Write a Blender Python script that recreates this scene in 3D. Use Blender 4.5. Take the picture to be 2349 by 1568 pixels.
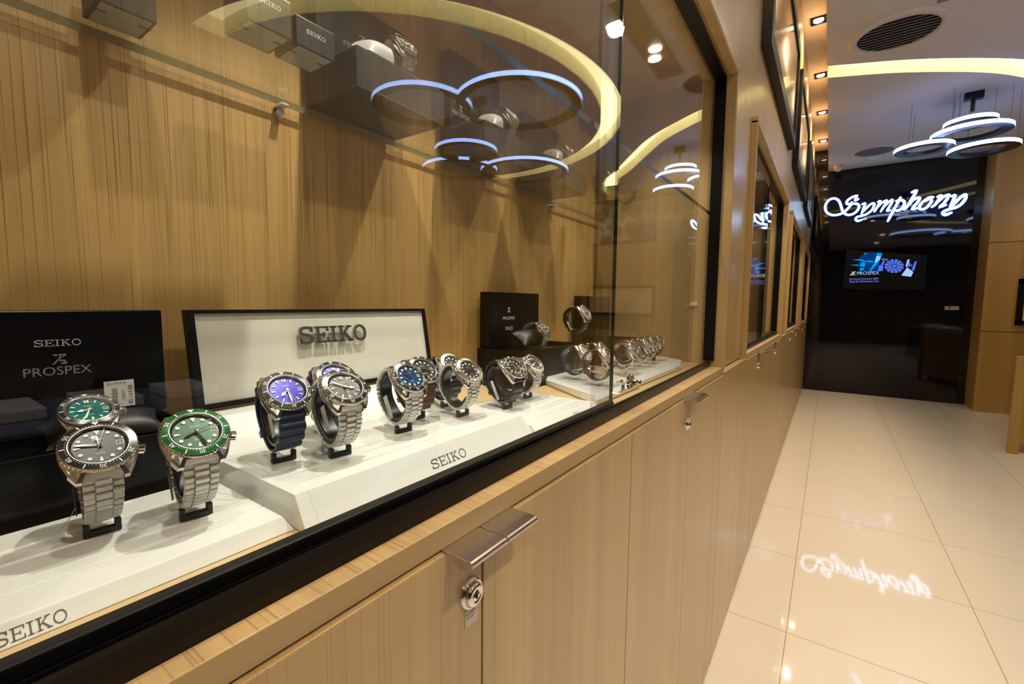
import bpy, bmesh, math, random
from mathutils import Vector, Matrix
random.seed(7)
R = math.radians
PI = math.pi
C = bpy.context.scene.collection
for o in list(bpy.data.objects): bpy.data.objects.remove(o)

# ------------------------------------------------------------------ camera, world, exposure
VX = (0.572660, 0.064195, 0.817275)   # filled below from the calibrated angles
A_, B_, G_ = .61252, -.084883, -.008582
F_PX = 1033.0
ca, sa, cb, sb, cc, sc = math.cos(A_), math.sin(A_), math.cos(B_), math.sin(B_), math.cos(G_), math.sin(G_)
Ry = Matrix(((ca, 0, sa), (0, 1, 0), (-sa, 0, ca)))
Rx = Matrix(((1, 0, 0), (0, cb, -sb), (0, sb, cb)))
Rz = Matrix(((cc, -sc, 0), (sc, cc, 0), (0, 0, 1)))
MM = Rz @ Rx @ Ry
vx, vy, vz = MM @ Vector((0, 0, 1)), MM @ Vector((-1, 0, 0)), MM @ Vector((0, 1, 0))
CAM = Vector((0, 0, 1.2))
cam = bpy.data.objects.new('camera', bpy.data.cameras.new('camera'))
C.objects.link(cam)
right = Vector((vx[0], vy[0], vz[0])); up = Vector((vx[1], vy[1], vz[1])); fwd = Vector((vx[2], vy[2], vz[2]))
m = Matrix((right, up, -fwd)).transposed().to_4x4()
m.translation = CAM
cam.matrix_world = m
cam.data.sensor_width = 36.0
cam.data.lens = F_PX / 2349 * 36
cam.data.clip_start = .01
bpy.context.scene.camera = cam

def at(u, v, **k):
    """world point seen at photo pixel (u, v) on a plane x=, y= or z="""
    d = Vector(((u - 1174.5) / F_PX, -(v - 784) / F_PX, 1))
    d = Vector((d.dot(vx), d.dot(vy), d.dot(vz)))
    (ax, val), = k.items(); i = 'xyz'.index(ax)
    return CAM + d * ((val - CAM[i]) / d[i])

w = bpy.data.worlds.new('world'); bpy.context.scene.world = w
w.use_nodes = True
w.node_tree.nodes['Background'].inputs[0].default_value = (.30, .25, .21, 1)
w.node_tree.nodes['Background'].inputs[1].default_value = .05
vs = bpy.context.scene.view_settings
vs.view_transform = 'Standard'; vs.look = 'None'; vs.gamma = 1; vs.exposure = 0.0
vs.use_curve_mapping = False

WARM = (1.0, .88, .72)
CASEC = (1.0, .93, .80)
def area(name, loc, size, power, color, rot=(0, 0, 0), sizey=None, spread=None):
    l = bpy.data.lights.new(name, 'AREA'); l.energy = power; l.color = color; l.size = size
    if sizey: l.shape = 'RECTANGLE'; l.size_y = sizey
    if spread: l.spread = spread
    o = bpy.data.objects.new(name, l); o.location = loc; o.rotation_euler = rot; C.objects.link(o)
    return o
def spot(name, loc, power, color, angle=90, blend=.6, radius=.02, rot=(0, 0, 0)):
    l = bpy.data.lights.new(name, 'SPOT'); l.energy = power; l.color = color
    l.spot_size = R(angle); l.spot_blend = blend; l.shadow_soft_size = radius
    o = bpy.data.objects.new(name, l); o.location = loc; o.rotation_euler = rot; C.objects.link(o)
    return o
# lamps in the ceiling of the showcases, one small lamp every 30 cm
CASE_LAMPS = [(.14, 7), (.42, 24), (.72, 18), (1.06, 14), (1.36, 12)]
for x, pw in CASE_LAMPS:
    y = .43
    spot('case_lamp', (x, y, 1.872), pw, CASEC, 96, .9, .009, (R(-2), 0, 0))
for x0 in (2.01, 4.08, 6.15):
    [spot('case_lamp', (x0 + dx, .45, 1.87), 4, CASEC, 150, .5, .012) for dx in (.3, 1.3)]
# room lamps recessed in the ceiling; last two added unseen, clear of the reflections
ROOM_LAMPS = [(2.98, -.64), (.4, -1.0), (-1.4, -1.0), (.0, -2.6), (-1.6, -3.6)]
for x, y in ROOM_LAMPS:
    spot('room_lamp', (x, y, 3.03), 95, WARM, 130, .6, .05)
TROUGH_X = [1.25, 2.25, 3.25, 4.25, 5.24, 6.23, 7.27]
for x in TROUGH_X:
    spot('trough_lamp', (x, .19, 3.325), 50, (1, .72, .42), 120, .7, .03)

# ------------------------------------------------------------------ helpers
def tag(o, label=None, cat=None, group=None, kind=None):
    if label: o['label'] = label
    if cat: o['category'] = cat
    if group: o['group'] = group
    if kind: o['kind'] = kind
    return o
def thing(name, label, cat, loc=(0, 0, 0), rz=0, group=None):
    o = bpy.data.objects.new(name, None); C.objects.link(o)
    o.empty_display_size = .02
    o.location = loc; o.rotation_euler = (0, 0, rz)
    return tag(o, label, cat, group)

class MB:
    def __init__(s): s.v = []; s.f = []; s.mi = []; s.cur = 0; s.sm = []; s.smooth = False
    def add(s, vs_, fs):
        b = len(s.v); s.v += [tuple(p) for p in vs_]
        for f in fs: s.f.append([b + i for i in f]); s.mi.append(s.cur); s.sm.append(s.smooth)
        return s
    def box(s, a, b):
        x0, y0, z0 = [min(p, q) for p, q in zip(a, b)]; x1, y1, z1 = [max(p, q) for p, q in zip(a, b)]
        return s.add([(x0, y0, z0), (x1, y0, z0), (x1, y1, z0), (x0, y1, z0), (x0, y0, z1), (x1, y0, z1), (x1, y1, z1), (x0, y1, z1)],
                     [(0, 3, 2, 1), (4, 5, 6, 7), (0, 1, 5, 4), (1, 2, 6, 5), (2, 3, 7, 6), (3, 0, 4, 7)])
    def cbox(s, a, b, c=.002):
        """box with chamfered edges"""
        bm = bmesh.new(); bmesh.ops.create_cube(bm, size=1)
        for vv in bm.verts:
            vv.co = Vector([(p + q) / 2 + t * abs(q - p) for p, q, t in zip(a, b, vv.co)])
        bmesh.ops.bevel(bm, geom=list(bm.edges), offset=c, segments=2, profile=.5, affect='EDGES')
        return s.frombm(bm)
    def frombm(s, bm):
        bm.verts.index_update()
        r = s.add([vv.co for vv in bm.verts], [[vv.index for vv in f.verts] for f in bm.faces]); bm.free(); return r
    def prism(s, poly, fa, fb):
        """poly list of 2d, fa/fb map 2d->3d for the two ends"""
        n = len(poly)
        A = [fa(*p) for p in poly]; B = [fb(*p) for p in poly]
        return s.add(A + B, [list(range(n))[::-1], list(range(n, 2 * n))] + [(i, (i + 1) % n, n + (i + 1) % n, n + i) for i in range(n)])
    def lathe(s, prof, seg=48, M=None, closed=False, ripple=0, cap=False):
        """prof [(r, h)] about local z, M maps to space"""
        vs_ = []
        for j in range(seg):
            a = 2 * PI * j / seg
            for (r, h) in prof:
                rr = r + (ripple if (j % 2 and ripple and r > .97 * max(q[0] for q in prof)) else 0)
                p = Vector((rr * math.cos(a), rr * math.sin(a), h)); vs_.append(M @ p if M else p)
        n = len(prof); fs = []
        for j in range(seg):
            k = (j + 1) % seg
            for i in range(n if closed else n - 1):
                i2 = (i + 1) % n
                fs.append((j * n + i, k * n + i, k * n + i2, j * n + i2))
        if cap:
            fs.append([j * n + n - 1 for j in range(seg)]); fs.append([j * n for j in range(seg)][::-1])
        return s.add(vs_, fs)
    def cyl(s, a, b, r, seg=20, r2=None):
        a, b = Vector(a), Vector(b); d = b - a
        M = Matrix.Translation(a) @ d.to_track_quat('Z', 'Y').to_matrix().to_4x4()
        return s.lathe([(r, 0), (r2 if r2 is not None else r, d.length)], seg, M, cap=True)
    def tube(s, pts, r, seg=6, closed=False):
        pts = [Vector(p) for p in pts]; n = len(pts); vs_ = []
        for i, p in enumerate(pts):
            t = (pts[(i + 1) % n] - pts[i - 1]) if closed else (pts[min(i + 1, n - 1)] - pts[max(i - 1, 0)])
            t.normalize()
            u = t.cross(Vector((0, 0, 1)));
            if u.length < .05: u = t.cross(Vector((0, 1, 0)))
            u.normalize(); v = t.cross(u)
            rr = r[i] if isinstance(r, (list, tuple)) else r
            vs_ += [p + (u * math.cos(2 * PI * j / seg) + v * math.sin(2 * PI * j / seg)) * rr for j in range(seg)]
        fs = []
        for i in range(n if closed else n - 1):
            k = (i + 1) % n
            for j in range(seg):
                l = (j + 1) % seg; fs.append((i * seg + j, i * seg + l, k * seg + l, k * seg + j))
        if not closed:
            fs.append(list(range(seg))[::-1]); fs.append([(n - 1) * seg + j for j in range(seg)])
        return s.add(vs_, fs)
    def sweep(s, secs, closed=False, cap=True):
        """list of rings (each a list of 3d points)"""
        n = len(secs[0]); vs_ = [p for r in secs for p in r]; fs = []
        for i in range(len(secs) if closed else len(secs) - 1):
            k = (i + 1) % len(secs)
            for j in range(n):
                l = (j + 1) % n; fs.append((i * n + j, i * n + l, k * n + l, k * n + j))
        if cap and not closed:
            fs.append(list(range(n))[::-1]); fs.append([(len(secs) - 1) * n + j for j in range(n)])
        return s.add(vs_, fs)
    def stroke(s, pts, wd, T, depth=.0, rnd=True):
        """flat pen stroke; pts 2d, wd width, T maps (u, v, h) to space; depth along h"""
        n = len(pts)
        L, Rr = [], []
        for i in range(n):
            a = Vector(pts[max(i - 1, 0)]); b = Vector(pts[min(i + 1, n - 1)]); t = (b - a)
            if t.length < 1e-9: t = Vector((1, 0))
            t.normalize(); nn = Vector((-t.y, t.x)); ww = (wd[i] if isinstance(wd, (list, tuple)) else wd) / 2
            if 0 < i < n - 1:
                t1 = (Vector(pts[i]) - Vector(pts[i - 1])); t2 = (Vector(pts[i + 1]) - Vector(pts[i]))
                if t1.length > 1e-9 and t2.length > 1e-9:
                    c = max(.5, math.cos(t1.angle(t2) / 2)); ww /= c
            p = Vector(pts[i]); L.append(p + nn * ww); Rr.append(p - nn * ww)
        def emit(poly2):
            if depth > 0: s.prism([tuple(p) for p in poly2], lambda u, v: T(u, v, 0), lambda u, v: T(u, v, depth))
            else: s.add([T(p[0], p[1], 0) for p in poly2], [list(range(len(poly2)))])
        for i in range(n - 1): emit([Rr[i], Rr[i + 1], L[i + 1], L[i]])
        if rnd:
            for i in (0, n - 1):
                ww = (wd[i] if isinstance(wd, (list, tuple)) else wd) / 2
                emit([Vector(pts[i]) + Vector((math.cos(2 * PI * k / 12), math.sin(2 * PI * k / 12))) * ww for k in range(12)])
        return s
    def mesh(s, name, mats, off=None):
        me = bpy.data.meshes.new(name)
        vv = s.v if off is None else [(p[0] - off[0], p[1] - off[1], p[2] - off[2]) for p in s.v]
        me.from_pydata(vv, [], s.f)
        for mt in (mats if isinstance(mats, (list, tuple)) else [mats]): me.materials.append(mt)
        me.polygons.foreach_set('material_index', s.mi); me.polygons.foreach_set('use_smooth', s.sm)
        me.validate(); me.update()
        return me
    def build(s, name, mats, parent=None, bevel=0, local=False, kind=None, seg=2):
        """world coordinates unless local; origin at parent's or at the mesh's own base centre"""
        if parent is not None:
            off = None if local else parent.location
        else:
            xs = [p[0] for p in s.v]; ys = [p[1] for p in s.v]; zs = [p[2] for p in s.v]
            off = ((min(xs) + max(xs)) / 2, (min(ys) + max(ys)) / 2, min(zs))
        me = s.mesh(name, mats, off)
        o = bpy.data.objects.new(name, me); C.objects.link(o)
        if parent is not None: o.parent = parent
        else: o.location = off
        if bevel:
            b = o.modifiers.new('bevel', 'BEVEL'); b.width = bevel; b.segments = seg; b.limit_method = 'ANGLE'
        if kind: o['kind'] = kind
        return o
def subpart(name, mb, mat, part, root, **k):
    o = mb.build(name, mat, None); o.parent = part
    # part origin equals the root's origin (build with parent): keep world position
    o.location = o.location - root.location
    return o
def smooth_pts(P, n=8, closed=False):
    P = [Vector(p) for p in P]; out = []; N = len(P)
    rng = range(N if closed else N - 1)
    for i in rng:
        p0, p1, p2, p3 = (P[(i - 1) % N], P[i], P[(i + 1) % N], P[(i + 2) % N]) if closed else (P[max(i - 1, 0)], P[i], P[i + 1], P[min(i + 2, N - 1)])
        for k in range(n):
            t = k / n
            out.append(.5 * ((2 * p1) + (p2 - p0) * t + (2 * p0 - 5 * p1 + 4 * p2 - p3) * t * t + (3 * p1 - p0 - 3 * p2 + p3) * t ** 3))
    if not closed: out.append(P[-1])
    return out

# ------------------------------------------------------------------ materials
def newmat(name):
    mt = bpy.data.materials.new(name); mt.use_nodes = True
    nt = mt.node_tree; return mt, nt, nt.nodes['Principled BSDF']
def pm(name, col, rough=.5, metal=0., coat=0., spec=None, emis=None, es=0., bump=0., bscale=200., trans=0.):
    mt, nt, b = newmat(name)
    b.inputs['Base Color'].default_value = (*col, 1); b.inputs['Roughness'].default_value = rough; b.inputs['Metallic'].default_value = metal
    b.inputs['Coat Weight'].default_value = coat; b.inputs['Coat Roughness'].default_value = .05
    if spec is not None: b.inputs['Specular IOR Level'].default_value = spec
    if emis: b.inputs['Emission Color'].default_value = (*emis, 1); b.inputs['Emission Strength'].default_value = es
    if trans: b.inputs['Transmission Weight'].default_value = trans
    tc = nt.nodes.new('ShaderNodeTexCoord'); nz = nt.nodes.new('ShaderNodeTexNoise'); nz.inputs['Scale'].default_value = bscale
    nt.links.new(tc.outputs['Object'], nz.inputs['Vector'])
    if bump:
        bp = nt.nodes.new('ShaderNodeBump'); bp.inputs['Strength'].default_value = bump; bp.inputs['Distance'].default_value = .001
        nt.links.new(nz.outputs['Fac'], bp.inputs['Height']); nt.links.new(bp.outputs['Normal'], b.inputs['Normal'])
    else:   # slight wear in the gloss
        mr = nt.nodes.new('ShaderNodeMapRange'); mr.inputs['To Min'].default_value = max(0, rough * .85); mr.inputs['To Max'].default_value = min(1, rough * 1.15 + .01)
        nt.links.new(nz.outputs['Fac'], mr.inputs['Value']); nt.links.new(mr.outputs[0], b.inputs['Roughness'])
    return mt
def wood(name, light, dark, axis=2, pitch=90., streak=.5, rough=.38, coat=.15):
    """veneer with long fine grain along an axis"""
    mt, nt, b = newmat(name); N = nt.nodes; L = nt.links
    tc = N.new('ShaderNodeTexCoord'); mp = N.new('ShaderNodeMapping'); L.new(tc.outputs['Object'], mp.inputs['Vector'])
    sc_ = [pitch, pitch, pitch]; sc_[axis] = pitch * .005; mp.inputs['Scale'].default_value = sc_
    n1 = N.new('ShaderNodeTexNoise'); n1.inputs['Scale'].default_value = .35; n1.inputs['Detail'].default_value = 3; n1.inputs['Roughness'].default_value = .55
    n2 = N.new('ShaderNodeTexNoise'); n2.inputs['Scale'].default_value = 1.7; n2.inputs['Detail'].default_value = 2; n2.inputs['Distortion'].default_value = 0
    n3 = N.new('ShaderNodeTexNoise'); n3.inputs['Scale'].default_value = .07; n3.inputs['Detail'].default_value = 2
    for n_ in (n1, n2, n3): L.new(mp.outputs[0], n_.inputs['Vector'])
    r1 = N.new('ShaderNodeValToRGB'); r1.color_ramp.elements[0].position = .3; r1.color_ramp.elements[1].position = .62
    mid = [a * .84 + d * .16 for a, d in zip(light, dark)]
    r1.color_ramp.elements[0].color = (*mid, 1); r1.color_ramp.elements[1].color = (*light, 1); L.new(n1.outputs['Fac'], r1.inputs[0])
    r2 = N.new('ShaderNodeValToRGB'); r2.color_ramp.elements[0].position = .36; r2.color_ramp.elements[1].position = .43
    r2.color_ramp.elements[0].color = (streak, streak, streak, 1); r2.color_ramp.elements[1].color = (0, 0, 0, 1); L.new(n2.outputs['Fac'], r2.inputs[0])
    mx = N.new('ShaderNodeMixRGB'); mx.inputs[2].default_value = (*dark, 1); L.new(r2.outputs[0], mx.inputs[0]); L.new(r1.outputs[0], mx.inputs[1])
    hs = N.new('ShaderNodeHueSaturation'); mr = N.new('ShaderNodeMapRange'); mr.inputs['From Min'].default_value = .35; mr.inputs['From Max'].default_value = .65
    mr.inputs['To Min'].default_value = .9; mr.inputs['To Max'].default_value = 1.08
    L.new(n3.outputs['Fac'], mr.inputs['Value']); L.new(mr.outputs[0], hs.inputs['Value']); L.new(mx.outputs[0], hs.inputs['Color'])
    L.new(hs.outputs[0], b.inputs['Base Color'])
    b.inputs['Roughness'].default_value = rough; b.inputs['Coat Weight'].default_value = coat; b.inputs['Coat Roughness'].default_value = .15
    return mt
def glassy(name, tint=(1, 1, 1), ior=1.5, rough=0., boost=1.0):
    """clear sheet: passes light straight, mirrors by Fresnel"""
    mt = bpy.data.materials.new(name); mt.use_nodes = True; nt = mt.node_tree; N = nt.nodes; L = nt.links
    N.clear(); out = N.new('ShaderNodeOutputMaterial'); t = N.new('ShaderNodeBsdfTransparent'); g = N.new('ShaderNodeBsdfGlossy')
    t.inputs[0].default_value = (*tint, 1); g.inputs['Roughness'].default_value = rough; g.inputs[0].default_value = (boost, boost, boost, 1)
    geo = N.new('ShaderNodeNewGeometry'); mr = N.new('ShaderNodeMapRange'); mr.inputs['To Min'].default_value = ior; mr.inputs['To Max'].default_value = 1 / ior
    fr = N.new('ShaderNodeFresnel'); mx = N.new('ShaderNodeMixShader')
    L.new(geo.outputs['Backfacing'], mr.inputs['Value']); L.new(mr.outputs[0], fr.inputs['IOR']); L.new(fr.outputs[0], mx.inputs[0])
    L.new(t.outputs[0], mx.inputs[1]); L.new(g.outputs[0], mx.inputs[2]); L.new(mx.outputs[0], out.inputs[0])
    return mt
def emit(name, col, st):
    mt = bpy.data.materials.new(name); mt.use_nodes = True; nt = mt.node_tree; N = nt.nodes; N.clear()
    out = N.new('ShaderNodeOutputMaterial'); e = N.new('ShaderNodeEmission'); e.inputs[0].default_value = (*col, 1); e.inputs[1].default_value = st
    nt.links.new(e.outputs[0], out.inputs[0]); return mt

WL, WD = (.47, .315, .135), (.28, .165, .06)
m_wback = wood('veneer_back', (.50, .305, .105), (.20, .10, .025), 2, 400, .72, .45, .05)
m_wpanel = wood('veneer_panel', WL, (.36, .23, .10), 2, 200, .30, .32, .25)
m_wdoor = wood('veneer_door', WL, (.33, .21, .09), 2, 210, .45, .34, .2)
m_wtop = wood('veneer_top', (.54, .37, .175), (.27, .155, .06), 1, 330, .6, .4, .1)
m_wedge = pm('edge_band', (.42, .285, .125), .4)
m_wfloorcase = wood('veneer_case_floor', (.62, .43, .21), (.42, .27, .11), 0, 150, .4, .4, .1)
m_wright = wood('veneer_right', (.46, .28, .08), (.36, .21, .06), 2, 120, .3, .35, .2)
m_black = pm('black_metal', (.004, .004, .004), .38, .0, spec=.25)
m_track = pm('track_black', (.012, .009, .007), .3)
m_trackf = pm('track_bronze', (.009, .006, .0035), .35, .0, spec=.22)
m_blackglass = pm('black_glass', (.002, .002, .003), .03, 0, spec=.6)
m_white = pm('white_acrylic', (.82, .815, .79), .16, 0, coat=.4)
m_fabric = pm('linen_cream', (.60, .57, .50), .8, bump=.3, bscale=900)
m_logo = pm('logo_metal', (.42, .38, .32), .32, 1.0)
m_print = pm('print_grey', (.10, .09, .08), .5)
m_silver = pm('silver_print', (.68, .66, .62), .5, .2)
m_dsilver = pm('dim_print', (.30, .29, .27), .5, .2)
m_steel = pm('steel', (.66, .64, .60), .16, 1.0, bump=.12, bscale=420)
m_steelp = pm('steel_wrapped', (.80, .79, .77), .10, 1.0, bump=.6, bscale=240)
m_chrome = pm('chrome', (.72, .70, .68), .07, 1.0)
m_alu = pm('handle_metal', (.62, .58, .53), .2, 1.0, bump=.05, bscale=60)
m_dark = pm('dark_slot', (.01, .01, .01), .6)
m_box = pm('box_black_paper', (.018, .017, .018), .45, spec=.3)
m_boxg = pm('box_gloss_black', (.004, .004, .005), .2, spec=.25)
m_boxbottom = pm('paper_grey', (.33, .31, .25), .7)
m_rub_navy = pm('rubber_navy', (.010, .018, .055), .38)
m_rub_black = pm('rubber_black', (.010, .010, .011), .4)
m_leather = pm('leather_brown', (.10, .04, .02), .45, bump=.4, bscale=600)
m_cuff = pm('cuff_black', (.009, .009, .009), .28)
m_clip = pm('clip_plastic', (.50, .47, .40), .12, coat=.5)
m_clear = glassy('clear_plastic', (.97, .97, .96), 1.45, .02)
m_crystal = glassy('watch_crystal', (.98, .98, .98), 1.45, 0, .8)
m_lume = pm('lume', (.80, .80, .70), .4)
m_gold = pm('gold_hand', (.9, .62, .18), .25, .9)
m_red = pm('orange_red', (.75, .14, .05), .4)
m_blackink = pm('black_ink', (.015, .015, .015), .5)
m_blueink = pm('blue_ink', (.05, .06, .35), .5)
m_redink = pm('red_ink', (.6, .08, .08), .5)
m_tag = pm('tag_paper', (.72, .70, .66), .6)
m_string = pm('string_white', (.65, .64, .6), .7)
m_bstring = pm('string_blue', (.03, .04, .22), .6)
m_satin = pm('pillow_satin', (.36, .35, .33), .3, coat=.3, bump=.5, bscale=60)
m_pillow = pm('pillow_black', (.006, .006, .006), .45)
m_ceil = pm('ceiling_paint', (.62, .60, .60), .75)
m_trough = pm('trough_paint', (.80, .70, .56), .7)
m_wallp = pm('wall_paint', (.07, .055, .045), .7)
m_glass = glassy('showcase_glass', (.965, .975, .965), 1.5, 0, .86)
m_shelfg = glassy('shelf_glass', (.95, .965, .95), 1.5)
m_edgeg = pm('glass_edge_green', (.003, .028, .020), .15)
m_edgek = pm('glass_edge_dark', (.002, .014, .012), .1)
m_cove = emit('cove_light', (1.0, .84, .40), 4.8)
m_covew = pm('cove_wall', (.9, .86, .66), .5)
m_ring = emit('ring_led', (.34, .50, 1.0), 10)
m_ringk = pm('ring_black', (.004, .005, .012), .35, spec=.3)
m_lampglow = emit('lamp_glow', (1.0, .86, .66), 30)
m_lampfar = emit('lamp_far', (1.0, .80, .55), 14)
m_signf = emit('sign_face', (.45, .72, 1.0), 5)
m_halo = emit('sign_halo', (.01, .09, .9), 1.2)

# floor tiles
m_floor, nt, b = newmat('floor_tiles'); N, L = nt.nodes, nt.links
tc = N.new('ShaderNodeTexCoord'); mp = N.new('ShaderNodeMapping'); L.new(tc.outputs['Object'], mp.inputs['Vector'])
br = N.new('ShaderNodeTexBrick'); br.offset = 0; br.offset_frequency = 2
br.inputs['Scale'].default_value = 1; br.inputs['Brick Width'].default_value = .6; br.inputs['Row Height'].default_value = .6
br.inputs['Mortar Size'].default_value = .0016; br.inputs['Mortar Smooth'].default_value = .2; br.inputs['Bias'].default_value = 0
br.inputs['Color1'].default_value = (.76, .70, .62, 1); br.inputs['Color2'].default_value = (.76, .70, .62, 1); br.inputs['Mortar'].default_value = (.36, .30, .22, 1)
L.new(mp.outputs[0], br.inputs['Vector']); L.new(br.outputs['Color'], b.inputs['Base Color'])
b.inputs['Roughness'].default_value = .045; b.inputs['Specular IOR Level'].default_value = .5

# ------------------------------------------------------------------ room shell
X0, XE, YR = -3.0, 7.74, -6.0
ZC, ZT = 3.05, 3.35
MB().box((X0, YR, -.1), (XE + .3, .30, 0)).build('floor', m_floor, kind='structure')
fl = bpy.data.objects['floor']
# put the tile grid where the photo has it: joints at x = .0703 + .6 k and y = .065 + .6 k
mp.inputs['Location'].default_value = (fl.location.x - .0703 + .6 * 20, fl.location.y - .065 + .6 * 20, 0)

def ribbon(center, wd, closed):
    n = len(center); Lp, Rp = [], []
    for i, p in enumerate(center):
        t = (center[(i + 1) % n] - center[i - 1]) if closed else (center[min(i + 1, n - 1)] - center[max(i - 1, 0)])
        t = Vector((t.x, t.y)).normalized(); nn = Vector((-t.y, t.x))
        Lp.append(Vector((p.x, p.y)) + nn * wd / 2); Rp.append(Vector((p.x, p.y)) - nn * wd / 2)
    return Lp, Rp
cove1 = [Vector((3.48 + 2.02 * math.cos(a), -3.04 + 1.96 * math.sin(a), 0)) for a in [R(179 - 195 * k / 60) for k in range(61)]]
cove2 = smooth_pts([(4.42, .30, 0), (4.52, .05, 0), (4.76, -.45, 0), (5.16, -1.02, 0), (5.62, -1.42, 0), (6.1, -1.80, 0), (6.5, -2.15, 0), (7.05, -2.42, 0), (7.5, -2.5, 0)], 6)
cm = MB().box((X0, YR, ZC), (XE, .12, ZT + .1)).build('ceiling', [m_ceil, m_covew], kind='structure')
for cc_, cl in ((cove1, False), (cove2, False)):
    Lp, Rp = ribbon(cc_, .20, cl)
    q = MB()
    secs = [[(l.x, l.y, ZC - .02), (r.x, r.y, ZC - .02), (r.x, r.y, ZC + .13), (l.x, l.y, ZC + .13)] for l, r in zip(Lp, Rp)]
    q.sweep(secs, closed=cl)
    cut = q.build('cutter', m_covew)
    bm = bmesh.new(); bm.from_mesh(cut.data); bmesh.ops.recalc_face_normals(bm, faces=bm.faces); bm.to_mesh(cut.data); bm.free()
    md = cm.modifiers.new('slot', 'BOOLEAN'); md.operation = 'DIFFERENCE'; md.object = cut; md.solver = 'EXACT'
bpy.context.view_layer.update()
dg = bpy.context.evaluated_depsgraph_get()
me = bpy.data.meshes.new_from_object(cm.evaluated_get(dg))
cm.modifiers.clear(); cm.data = me
for o in [o for o in bpy.data.objects if o.name.startswith('cutter')]: bpy.data.objects.remove(o)
# faces inside the slots take the cream slot paint
for p in me.polygons:
    z = p.center.z + cm.location.z; wx, wy = p.center.x + cm.location.x, p.center.y + cm.location.y
    if abs(p.normal.z) < .5 and ZC - .001 < z < ZC + .14 and wy < .1 and wy > YR + .05 and wx > X0 + .05: p.material_index = 1
for cc_, cl, lb in ((cove1, False, 'large horseshoe cove light recessed in the ceiling, mirrored in the showcase glass'), (cove2, False, 'curving cove light band crossing the ceiling above the aisle')):
    Lp, Rp = ribbon(cc_, .188, cl)
    if not cl:
        pr = [(l, r) for l, r in zip(Lp, Rp) if max(l.y, r.y) < .10 and max(l.x, r.x) < 7.3]
        Lp, Rp = [a for a, _ in pr], [b_ for _, b_ in pr]
    q = MB(); q.sweep([[(l.x, l.y, ZC + .118), (r.x, r.y, ZC + .118), (r.x, r.y, ZC + .129), (l.x, l.y, ZC + .129)] for l, r in zip(Lp, Rp)], closed=cl)
    tag(q.build('cove_light', m_cove), lb, 'ceiling light')
MB().box((X0, .12, ZT), (XE, .5, ZT + .1)).build('trim_1', m_trough, kind='structure')          # roof of the light trough
# far black glass wall, its pilaster and the timber walls of the room
MB().box((XE, -1.43, 0), (XE + .05, .5, ZT + .1)).build('wall_far', m_blackglass, kind='structure')
MB().box((7.32, YR, 0), (XE + .05, -1.43, ZC)).build('wall_front', m_wright, kind='structure')
q = MB()
q.box((7.316, -1.43, 1.93), (7.321, YR, 1.934)); q.box((7.316, -1.43, .93), (7.321, YR, .934))
q.build('trim_2', m_dark, kind='structure')
MB().box((X0, YR - .1, 0), (XE, YR, ZC)).build('wall_right', m_wallp, kind='structure')
MB().box((X0 - .1, YR, 0), (X0, .5, ZT)).build('wall_back', m_wallp, kind='structure')

# ------------------------------------------------------------------ the timber showcase wall
YF = .262      # face of doors and lower panels
YP = .283      # face of upper panels
ZW, ZO = 1.0045, 1.895   # worktop top, head of the openings
BAYS = [(-.065, 1.54), (2.01, 3.61), (4.08, 5.68), (6.15, 7.735)]
q = MB()
q.box((X0, .76, 0), (XE, .80, ZT)); q.box((X0, .30, 0), (XE, .76, .06))
q.build('wall_left', m_wpanel, kind='structure')
# header over the openings, a board per bay width
edges = [X0, -.065 - .47, .74 - 1.04 + .0] 
hx = [X0, -1.5, -.535, .74, 1.56, 2.00, 2.83, 3.62, 4.07, 4.88, 5.70, 6.14, 6.95, XE]
for a, b_ in zip(hx[:-1], hx[1:]):
    tag(MB().box((a + .0012, YP, ZO + .03), (b_ - .0012, .31, ZT)).build('trim_3', m_wpanel, bevel=.0008), kind='structure')
MB().box((X0, .3105, ZO + .012), (XE, .76, ZT)).build('trim_4', m_wpanel, kind='structure')
# posts between bays: upper panel, lower panel
posts = [(X0, -.065)] + [(BAYS[i][1], BAYS[i + 1][0]) for i in range(3)]
for a, b_ in posts:
    MB().box((a + .022, YP, .994), (b_ - .022 if b_ > 0 else b_ - .022, .76, ZO + .03)).build('trim_5', m_wpanel, kind='structure')
    MB().box((a + .0012, YF, .0), (b_ - .0012, .76, .9885)).build('trim_6', m_wpanel, kind='structure', bevel=.001)

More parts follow.
